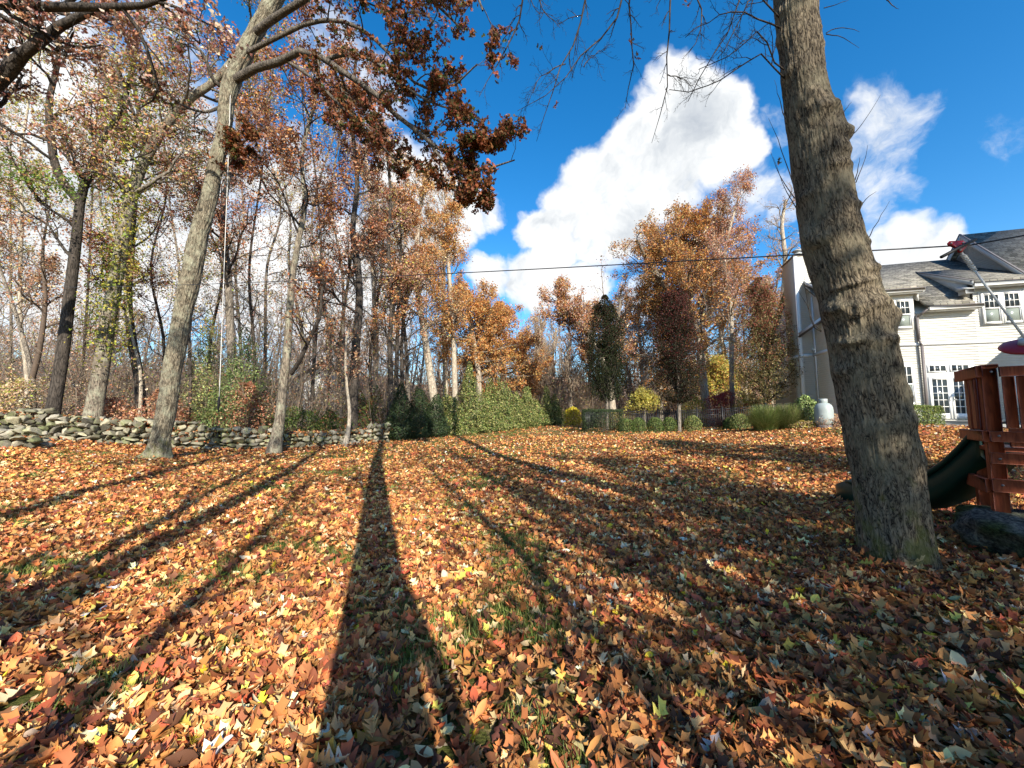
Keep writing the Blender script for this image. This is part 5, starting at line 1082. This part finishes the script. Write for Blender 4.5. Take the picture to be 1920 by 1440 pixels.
# french doors with transoms
bx('door_surround','trim',-.74,1.22,-.04,-.0176,HZ+.22,4.2)
def fdoor(u0,u1,z0=1.36,z1=3.42):
    mb=MB(); s=.115; d0,d1=-.085,-.042
    mb.box(u0,u0+s,d0,d1,z0,z1); mb.box(u1-s,u1,d0,d1,z0,z1); mb.box(u0+s,u1-s,d0,d1,z1-.13,z1); mb.box(u0+s,u1-s,d0,d1,z0,z0+.26)
    D=mb.build('french_door',M['trim'],H); a0,a1,b0,b1=u0+s,u1-s,z0+.26,z1-.13
    b=MB()
    for k in(1,2): x=a0+(a1-a0)*k/3; b.box(x-.014,x+.014,-.08,-.05,b0,b1)
    for k in range(1,5): z=b0+(b1-b0)*k/5; b.box(a0,a1,-.082,-.052,z-.014,z+.014)
    o=b.build('muntins',M['trim'],None); o.parent=D; b=MB(); b.box(a0,a1,-.056,-.0485,b0,b1); o=b.build('pane',M['glass'],None); o.parent=D
    return D
D1=fdoor(-.60,.215); D2=fdoor(.225,1.04)
for D,x in((D1,.15),(D2,.29)):
    b=MB(); b.box(x-.028,x+.018,-.10,-.086,2.2,2.42,.004); b.bar((x,-.12,2.32),(x+(-.09 if D is D1 else .09),-.12,2.32),.02,.02); o=b.build('handle',M['gtrim'],None); o.parent=D
for u0,u1 in((-.60,.17),(.27,1.04)):
    b=MB(); f=.07; z0,z1=3.66,4.03; b.box(u0,u0+f,-.075,-.042,z0,z1); b.box(u1-f,u1,-.075,-.042,z0,z1); b.box(u0+f,u1-f,-.075,-.042,z1-f*.8,z1); b.box(u0+f,u1-f,-.075,-.042,z0,z0+f*.8)
    for k in(1,2): x=u0+f+(u1-u0-2*f)*k/3; b.box(x-.028,x+.018,-.072,-.044,z0+f*.8,z1-f*.8)
    t=b.build('transom_window',M['trim'],H); b=MB(); b.box(u0+f,u1-f,-.052,-.0465,z0+f*.8,z1-f*.8); o=b.build('pane',M['glass'],None); o.parent=t
# wing out of view that shades the lower right of the wall
mb=MB(); mb.box(5.6,11.5,-7.5,-.05,HZ-.5,7.6); mb.build('side_wing',M['siding'],H)
mb=MB(); mb.prism([(5.45,7.62),(8.5,9.6),(11.8,7.62)],1,-7.8,.0); mb.build('side_wing_roof',M['shingle'],H)
# steps and paving
stp=MB(); 
Hs=empty('patio_step',(W0[0],W0[1],0),-HA,'pale stone landing and step under the french doors','step'); mb=MB(); mb.box(-1.2,1.6,-1.25,-.06,HZ-.3,HZ+.16,.02); mb.build('landing',M['stonepav'],Hs); mb=MB(); mb.box(-.9,1.4,-1.7,-1.27,HZ-.3,HZ+.02,.02); mb.build('tread',M['stonepav'],Hs)
a=np.array([math.cos(HA),-math.sin(HA)]);bq=np.array([math.sin(HA),math.cos(HA)])
def hw(u,y): q=np.array(W0[:2])+a*u+bq*y; return q
us=np.linspace(-2.6,6,30);ys=np.linspace(-3.3,-1.2,10); V=[];
for yy in ys:
    for u in us: q=hw(u,yy); V.append((q[0],q[1],gz1(q[0],q[1])+.03))
V=np.array(V); i,j=np.meshgrid(np.arange(9),np.arange(29),indexing='ij'); b=i*30+j
tag(mesh('patio_path',V,np.stack([b,b+1,b+31,b+30],-1).reshape(-1,4),M['stonepav']),kind='structure')
q=hw(-1.79,-1.5); shrub('boxwood','clipped sunlit green boxwood in front of the house, right of the big trunk','shrub',(q[0],q[1],gz1(*q)),0.60,.5,.92,601,7500,.055,[(.12,.17,.035),(.18,.23,.05),(.26,.28,.08),(.07,.1,.03)],None,'box',inner=.75,lump=.18,rz=-HA)
q=hw(3.9,-1.4); shrub('boxwood','shaded dark boxwood seen through the playset railing','shrub',(q[0],q[1],gz1(*q)),1.2,.6,.85,602,5000,.055,GREEN,None,'box',inner=.75,lump=.18,rz=-HA)
# white propane tank
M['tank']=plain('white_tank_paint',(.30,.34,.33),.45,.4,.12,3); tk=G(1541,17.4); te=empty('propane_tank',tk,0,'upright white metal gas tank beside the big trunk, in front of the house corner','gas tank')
mb=MB(); mb.lathe([(.0,.12),(.22,.12),(.31,.17),(.345,.28),(.35,.35),(.35,.80),(.335,.92),(.29,1.03),(.21,1.10),(.11,1.14),(.0,1.15)],32,tk); mb.build('vessel',M['tank'],te,True)
mb=MB(); mb.lathe([(.30,.0),(.30,.14),(.28,.14),(.28,.0)],28,tk); mb.build('foot_ring',M['metal'],te,True)
mb=MB(); mb.lathe([(.15,1.12),(.165,1.16),(.165,1.30),(.15,1.31),(.145,1.16)],24,tk); mb.build('collar',M['tank'],te,True)
mb=MB(); mb.lathe([(.05,1.12),(.05,1.22),(.025,1.24),(.0,1.25)],12,tk); mb.build('valve',M['metal'],te,True)
# ------------------------------------------------------------------ wooden playset, slide, boulder
m,nt,out=newmat('red_stained_wood'); L=nt.links.new
tc=nd(nt,'ShaderNodeTexCoord'); n=nd(nt,'ShaderNodeTexNoise'); mp=nd(nt,'ShaderNodeMapping'); mp.inputs['Scale'].default_value=(22,22,3); L(tc.outputs['Object'],mp.inputs[0]); L(mp.outputs[0],n.inputs['Vector']); n.inputs['Scale'].default_value=1.4; n.inputs['Detail'].default_value=6; n.inputs['Distortion'].default_value=1.2
p=nd(nt,'ShaderNodeBsdfPrincipled'); p.inputs['Roughness'].default_value=.55; L(ramp(nt,n.outputs[0],[(.3,(.17,.034,.014)),(.55,(.31,.07,.028)),(.75,(.42,.11,.045))]),p.inputs['Base Color']); b=nd(nt,'ShaderNodeBump'); b.inputs['Strength'].default_value=.3; b.inputs['Distance'].default_value=.01; L(n.outputs[0],b.inputs['Height']); L(b.outputs[0],p.inputs['Normal']); L(p.outputs[0],out.inputs[0]); M['wood']=m
M['slide']=plain('dark_green_plastic',(.004,.028,.018),.45,.4,.12,5)
M['rock']=m2_=M['stone']
C0=np.array([4.90,3.98]); E1=np.array([.8,-.6]); E2=np.array([.6,.8])
pe=empty('playset',(C0[0],C0[1],.5),0,'red-stained wooden play tower standing on a mossy boulder at the right edge','playset')
pe.rotation_euler=(0,0,math.atan2(E1[1],E1[0]))
def wb(name,x0,x1,y0,y1,z0,z1,b=.006): mb=MB(); mb.box(x0,x1,y0,y1,z0-.5,z1-.5,b); return mb.build(name,M['wood'],pe)
# local x along the front (towards the right), y along the left side (away)
wb('post',-.02,.09,0,.11,.50,1.99); wb('post',.0,.11,.50,.61,.2,1.99); wb('post',1.6,1.71,0,.11,.3,1.99); wb('post',1.6,1.71,.50,.61,.3,1.99)
wb('top_rail',.095,1.65,-.045,.0,1.90,2.0); wb('top_rail',-.07,-.022,-.06,.66,1.90,2.02); wb('post_cap',-.03,.10,-.012,.115,1.992,2.03)
for x in(.20,.42,.64,.86,1.08,1.3): wb('slat',x,x+.09,-.03,-.002,1.38,1.898)
wb('slat',-.05,-.0225,.13,.25,1.36,1.898); wb('slat',-.05,-.0225,.30,.42,1.36,1.898)
wb('slat',-.012+.12,.20-.01,-.028,-.001,1.38,1.898)
wb('panel_board',.12,1.6,-.04,-.0,1.19,1.378); wb('deck_beam',-.075,-.0225,-.09,.64,1.24,1.352); wb('deck_beam',-.02,1.7,-.085,-.045,1.24,1.345)
wb('deck',0.0,1.7,.002,.6,1.14,1.185); wb('rail',-.02,1.7,-.045,-.0,1.02,1.13); wb('rail',-.03,1.75,-.05,-.0,.74,.87); wb('rail',-.065,-.0225,.0,.6,.72,.86)
mb=MB()
for x,z in((.035,1.30),(.035,1.07),(.035,.81),(1.65,1.30),(1.65,1.07),(.035,1.95)):
    mb.lathe([(0,0),(.011,.0),(.011,.006),(0,.008)],10,(0,0,0)); v=mb.v[-1]; mb.v[-1]=np.stack([v[:,0]+x,-v[:,2]-(.0865 if z>1.2 and z<1.4 else .052),v[:,1]+z-.5],-1)
mb.build('bolt_heads',M['metal'],pe)
# slide leaves the tower and runs away towards the trunk
se=empty('slide',(5.16,4.25,0),0,'dark green plastic slide curving down behind the big trunk','slide')
t=np.linspace(0,1,40); sy=4.25+t*2.1; sx=5.36+t*.03+.04*np.sin(t*3); sz=np.interp(sy,[4.2,4.28,4.45,4.65,4.84,5.1,5.5,5.9,6.4],[1.42,1.37,1.17,.97,.83,.68,.58,.54,.53])-.30
prof_=[(-.27,.30),(-.30,.30),(-.30,-.02),(-.24,-.07),(.24,-.07),(.30,-.02),(.30,.30),(.27,.30),(.25,.0),(.2,-.03),(-.2,-.03),(-.25,.0)]
V=[]
for k in range(40):
    s_=.85 if k<34 else .85*(1-((k-34)/6)**2*.5)
    for q,zz in prof_: V.append((sx[k]+q*s_,sy[k],sz[k]+zz*(1 if k<32 else max(.3,1-(k-32)*.07))))
n_=len(prof_); F=[[i*n_+j,i*n_+(j+1)%n_,(i+1)*n_+(j+1)%n_,(i+1)*n_+j] for i in range(39) for j in range(n_)]
mesh('chute',V,[np.array(F),np.array([list(range(n_))]),np.array([list(range(39*n_,40*n_))])],M['slide'],se,smooth=False)
mb=MB(); 
for k in range(0,39): pass
mb.tube([(sx[k]-.27,sy[k],sz[k]+.26) for k in range(0,34)],.028,10); mb.build('edge_roll',M['slide'],se,True)
mb=MB(); mb.tube([(sx[k]+.27,sy[k],sz[k]+.26) for k in range(0,34)],.028,10); mb.build('edge_roll',M['slide'],se,True)
# mossy boulder
rng=np.random.default_rng(9); bc=np.array([5.58,3.55,.02]); v=IV3/np.maximum(np.abs(IV3).max(1,keepdims=True),1e-6)*.3+IV3*.7
for _ in range(16):
    nn=norm(rng.normal(size=3)); dd=v@nn-rng.uniform(.62,.9); v=v-np.maximum(dd,0)[:,None]*nn
v=v*np.array([1.18,.82,.62]); ca,sa_=math.cos(-.45),math.sin(-.45); v=np.stack([v[:,0]*ca-v[:,1]*sa_,v[:,0]*sa_+v[:,1]*ca,v[:,2]],-1)
nn=norm(v); v=v*(1+.30*(fbm(nn[:,0]*2.3+4,nn[:,1]*2.3,nn[:,2]*2.3,61,5)-.47)*2)[:,None]+nn*((np.abs(fbm(v[:,0]*7,v[:,1]*7,v[:,2]*9,71,5)-.47))*-.26)[:,None]+nn*((fbm(v[:,0]*16,v[:,1]*16,v[:,2]*20,72,4)-.47)*.10)[:,None]+bc
g=.06+.10*noise3(v[:,0]*9,v[:,1]*9,v[:,2]*9,4)**2*1.6; mo=np.clip((fbm(v[:,0]*4,v[:,1]*4,v[:,2]*4,9,4)-.36)*5,0,1)[:,None]
mm,nt,out=newmat('mossy_rock'); L=nt.links.new
at_=nd(nt,'ShaderNodeAttribute',attribute_name='Col'); ge_=nd(nt,'ShaderNodeNewGeometry'); n1=nd(nt,'ShaderNodeTexNoise'); n1.inputs['Scale'].default_value=26; n1.inputs['Detail'].default_value=9; n1.inputs['Roughness'].default_value=.75; L(ge_.outputs['Position'],n1.inputs['Vector'])
mx=nd(nt,'ShaderNodeMix',data_type='RGBA',blend_type='MULTIPLY'); mx.inputs[0].default_value=1; L(at_.outputs[0],mx.inputs[6]); L(ramp(nt,n1.outputs[0],[(.38,(.25,.25,.25)),(.5,(1,1,1)),(.62,(2.2,2.2,2.0))]),mx.inputs[7])
p=nd(nt,'ShaderNodeBsdfPrincipled'); p.inputs['Roughness'].default_value=.95; p.inputs['Specular IOR Level'].default_value=.1; L(mx.outputs[2],p.inputs['Base Color']); bb=nd(nt,'ShaderNodeBump'); bb.inputs['Strength'].default_value=1; bb.inputs['Distance'].default_value=.05; L(n1.outputs[0],bb.inputs['Height']); L(bb.outputs[0],p.inputs['Normal']); L(p.outputs[0],out.inputs[0]); M['boulder']=mm
cb=np.stack([g,g,g*.92],-1)*(1-mo)+np.array([[.045,.06,.02]])*mo
o=mesh('boulder',v,IF3,M['boulder'],None,cb,smooth=True,origin=bc); tag(o,'large mossy dark boulder under the wooden playset post','boulder')
# ------------------------------------------------------------------ zip line
M['wire']=plain('steel_cable',(.05,.05,.055),.4,.5,.1,40,metal=.5); M['red']=plain('red_plastic',(.28,.012,.018),.4,.4,.1,10); M['blackrub']=plain('black_rubber',(.012,.012,.013),.6,.3,.1,20)
za=P(30,538,15.0); zb=P(1822,459,3.3); zc=zb+(zb-P(1155,495,4.9))*1.5; zc=np.array([7.6,1.6,3.25])
we=empty('zip_line_cable',za,0,'thin dark steel cable stretched across the lawn above head height','cable')
q=[]
for t_ in np.linspace(0,1,40): 
    w0=za+(zb-za)*t_; w0[2]-=.30*4*t_*(1-t_)*.45; q.append(w0)
mb=MB(); mb.tube(q,.0065,6); mb.tube([zb,zc],.0065,6); mb.build('cable',M['wire'],we,True)
ze=empty('zip_line_trolley',P(1803,467,3.3),0,'red trolley with black grip bar hanging on the cable at the upper right','zip line trolley')
c=P(1803,464,3.3); k=3.3/FP
def rel(px,py,dy=0): return P(px,py,3.3+dy)
mb=MB(); out2=[(1775,457),(1780,452),(1806,451),(1815,459),(1806,470),(1803,474),(1797,474),(1790,466),(1777,461)]
n_=len(out2); A_=[rel(a,b,-.014) for a,b in out2]; B_=[rel(a,b,.014) for a,b in out2]
mb.add(A_+B_,[np.array([list(range(n_))]),np.array([list(range(n_,2*n_))[::-1]]),np.array([[i,n_+i,n_+(i+1)%n_,(i+1)%n_] for i in range(n_)])]); mb.build('side_plate',M['red'],ze)
mb=MB(); mb.tube([rel(1765,482,-.05),rel(1788,470,-.045),rel(1806,460,-.045),rel(1829,449,-.05)],.0135,10); mb.build('grip_bar',M['blackrub'],ze,True)
for a,b in((1784,456),(1806,455),(1801,469)):
    mb=MB(); mb.tube([rel(a,b,-.022),rel(a,b,.022)],.007,8); mb.build('bolt',M['gtrim'],ze,True)
re_=empty('zip_line_rope',rel(1803,474),0,'grey-white rope slanting down from the red trolley to the red seat','rope'); mb=MB()
s1=P(1928,643,3.05); s0=rel(1803,474); mb.tube([s0,s0+(s1-s0)*.5,s1],.0085,8); mb.build('cord',M['rope'],re_,True)
mb=MB(); 
wr_=[s0+(s1-s0)*(.02+.2*i/60)+np.array([math.cos(i*1.1)*.013,math.sin(i*1.1)*.013,0]) for i in range(61)]; mb.tube(wr_,.0075,6); mb.build('knot',M['rope'],re_,True)
st=P(1921,650,3.05); sa=empty('disc_swing',st,0,'red disc seat resting above the playset railing at the right edge','swing seat')
mb=MB(); mb.lathe([(0,-.02),(.08,-.025),(.125,-.012),(.135,.0),(.125,.014),(.07,.02),(.0,.03)],28); o=mb.build('disc',M['red'],None,True); o.parent=sa; o.rotation_euler=(.35,-.42,0)
mb=MB(); mb.lathe([(0,.02),(.035,.025),(.03,.06),(.0,.07)],14); o=mb.build('hub',M['gtrim'],None,True); o.parent=sa; o.rotation_euler=(.35,-.42,0)
# ------------------------------------------------------------------ houses glimpsed through the woods
def cottage(label,px,Y,w,d,h,rise,rz):
    b=G(px,Y); e=empty('neighbour_house',b,rz,label,'house')
    mb=MB(); mb.prism([(-w/2,-.3),(w/2,-.3),(w/2,h),(0,h+rise-.05),(-w/2,h)],1,-d/2,d/2); mb.build('wall',M['trim'],e)
    mb=MB()
    for s in(-1,1): mb.prism([(0,h+rise+.1),(s*(w/2+.4),h-.25),(s*(w/2+.4),h-.1),(0,h+rise+.25)],1,-d/2-.4,d/2+.4)
    mb.build('roof',M['shingle'],e)
    for x in(-w*.28,w*.02,w*.3):
        for z in(1.0,h*.62+.4):
            mb=MB(); mb.box(x-.55,x+.55,-d/2-.08,-d/2-.01,z-.05,z+1.35); f=mb.build('window',M['gtrim'],e); mb=MB(); mb.box(x-.45,x+.45,-d/2-.1,-d/2-.081,z+.05,z+1.25); g=mb.build('pane',M['glass'],None); g.parent=f
cottage('white gabled house glimpsed through the woods right of the rope',600,44,8,8,3.6,3.0,.5)
cottage('pale house glimpsed between the trunks at the far left',8,40,9,8,3.4,2.6,-.2)
# ------------------------------------------------------------------ top-left: limbs of a big oak standing just out of the frame
def XY(x,y,z): return np.array([x,y,z],float)
tree('oak_tree','heavy dark limbs of an oak reaching in at the top left corner','tree',[G(-330,9.5),P(-320,700,9.5),P(-300,500,9.4),P(-230,300,9.2),P(-120,240,9),P(0,150,8.8),P(35,108,8.7),P(62,88,8.6),P(108,52,8.5),P(150,30,8.4),P(185,22,8.4),P(235,-15,8.3)],[.34,.32,.29,.25,.2,.15,.12,.11,.095,.08,.06,.03],701,limbs=9,t0=.62,L=1.6,nl=2600,cols=PINK+RUST[:2],bm='dark',bt='dark',size=.11,tpl=T_ST,ang=55,
     extra=[([P(-230,300,9.2),P(-150,60,8.6),P(-60,-5,8.2),P(30,9,8),P(120,14,7.9),P(180,12,7.8),P(250,15,7.7),P(290,2,7.6),P(330,-10,7.5)],[.16,.13,.11,.10,.085,.075,.065,.05,.03]),
            ([P(290,2,7.6),P(335,15,7.6),P(370,35,7.6),P(405,52,7.6),P(430,66,7.6)],[.035,.025,.02,.014,.006]),([P(175,15,8.2),P(215,35,8.1),P(238,40,8.1),P(245,60,8.1)],[.03,.024,.018,.006])])
# ------------------------------------------------------------------ trees behind the viewer: they cast the long shadows on the lawn
def shadowtree(label,x,y,path,r,seed,**k):
    b=XY(x,y,gz1(x,y)); return tree('oak_tree',label,'tree',[b]+[b+np.array(q) for q in path],r,seed,**k)
hx,hy=math.sin(AZ),-math.cos(AZ)
def at(px,py,t):  # point t metres towards the sun from the lawn point seen at px,py
    Y=1.5*FP/(py-780); X=(px-960)/FP*Y; return X+hx*t,Y+hy*t
x,y=at(722,1440,3.0)
BK=dict(size=.15,lr=.45,tpl=T_S,n2=6,n3=5)
shadowtree('trunk directly behind the viewer whose long shadow runs up the middle of the lawn',x,y,[(.0,0,2),(-.03,0,5),(.0,-.1,8),(.2,-.3,11),(.5,-.5,15)],[.275,.25,.22,.19,.14,.08],801,limbs=12,t0=.65,L=4.0,nl=1200,cols=RUST,**BK)
x,y=at(985,1420,3.4); shadowtree('slim leaning stem just behind the viewer, right of the main one',x,y,[(-.05,-.1,1.2),(-.22,-.3,2.8),(-.55,-.5,4.6),(-.8,-.8,7),(-1.0,-1.2,9)],[.075,.07,.065,.055,.04,.02],802,limbs=8,t0=.6,L=1.4,nl=300,cols=RUST,**BK)
x,y=at(60,1165,5.0); shadowtree('oak behind the viewer casting the broad double shadow on the left lawn',x,y,[(0,0,2),(.1,0,4.5),(.3,-.2,7.5),(.3,-.5,11),(.6,-.6,14)],[.21,.19,.17,.15,.1,.05],803,limbs=10,t0=.5,L=3.2,nl=900,cols=RUST,
   extra=[(([XY(x,y,1.2),XY(x-.25,y,3),XY(x-.6,y-.1,6),XY(x-.8,y-.4,10)]),[.12,.11,.09,.05])],**BK)
x,y=at(0,988,8.5); shadowtree('oak behind the viewer to the left, shading the lawn by the stone wall',x,y,[(0,0,3),(-.1,0,6),(.2,-.2,9),(.2,-.5,13)],[.2,.18,.16,.12,.06],804,limbs=10,t0=.45,L=3.2,nl=1000,cols=RUST,**BK)
x,y=at(330,1160,9); shadowtree('thin tree behind the viewer casting a faint stripe on the left lawn',x,y,[(0,0,3),(.1,0,6),(.0,-.2,9)],[.10,.09,.07,.03],805,limbs=8,t0=.5,L=2,nl=400,cols=RUST,**BK)
BK2=dict(BK); BK2.update(n2=5,n3=3)
shadowtree('broad leafy oak behind the viewer, shading the right foreground',8.2,-6.5,[(0,0,3),(.1,.1,5),(-.1,0,7),(0,0,10)],[.3,.27,.24,.18,.08],806,limbs=18,t0=.35,L=4.2,nl=5200,cols=RUST,**BK2)
shadowtree('second leafy oak behind the viewer to the right, shading the ground by the big trunk',10,-11.0,[(0,0,3),(.1,.1,6),(-.1,0,9),(0,0,13)],[.3,.27,.24,.18,.08],807,limbs=12,t0=.45,L=4.0,nl=1200,cols=RUST,**BK2)
shadowtree('leafy tree at the far right behind the viewer, shading the playset',12.0,-1.5,[(0,0,3),(.1,.1,5),(-.1,0,7),(0,0,9)],[.25,.22,.2,.15,.06],808,limbs=22,t0=.3,L=3.5,nl=9000,cols=RUST,**BK2)
shadowtree('half-bare oak well behind the viewer, breaking the light over the middle lawn',9.5,-17,[(0,0,4),(.1,.1,8),(-.1,0,12),(0,0,16)],[.33,.3,.26,.2,.08],809,limbs=14,t0=.5,L=4,nl=500,cols=RUST,**BK2)
for k,(px_,py_,t_,r_,lb) in enumerate([(1190,1290,7.5,.10,'slim bare tree behind the viewer, first to the right of the forked pair'),(1330,1130,10,.15,'bare oak behind the viewer casting a streak past the middle lawn'),(1500,1180,8,.12,'bare tree behind the viewer casting a streak at the big trunk'),(1700,1330,6.5,.13,'bare tree behind the viewer at the lower right, many low limbs'),(1150,1010,15,.17,'tall bare oak far behind the viewer, streaking the far lawn')]):
    x,y=at(px_,py_,t_); shadowtree(lb,x,y,[(0,0,3),(.15*(-1)**k,0,6),(.1,-.2,9),(.3,-.4,12)],[r_,r_*.85,r_*.7,r_*.5,.03],820+k,limbs=22,t0=.18,L=2.6,nl=350,cols=RUST,**BK2)
# ------------------------------------------------------------------ render settings
S.render.engine='CYCLES'; c=S.cycles; c.max_bounces=5; c.diffuse_bounces=2; c.glossy_bounces=2; c.transmission_bounces=3; c.transparent_max_bounces=4; c.caustics_reflective=False; c.caustics_refractive=False
c.use_denoising=DN; c.denoiser='OPENIMAGEDENOISE'; c.denoising_input_passes='RGB_ALBEDO_NORMAL'; c.denoising_prefilter='ACCURATE'; c.sample_clamp_indirect=6; c.use_adaptive_sampling=False
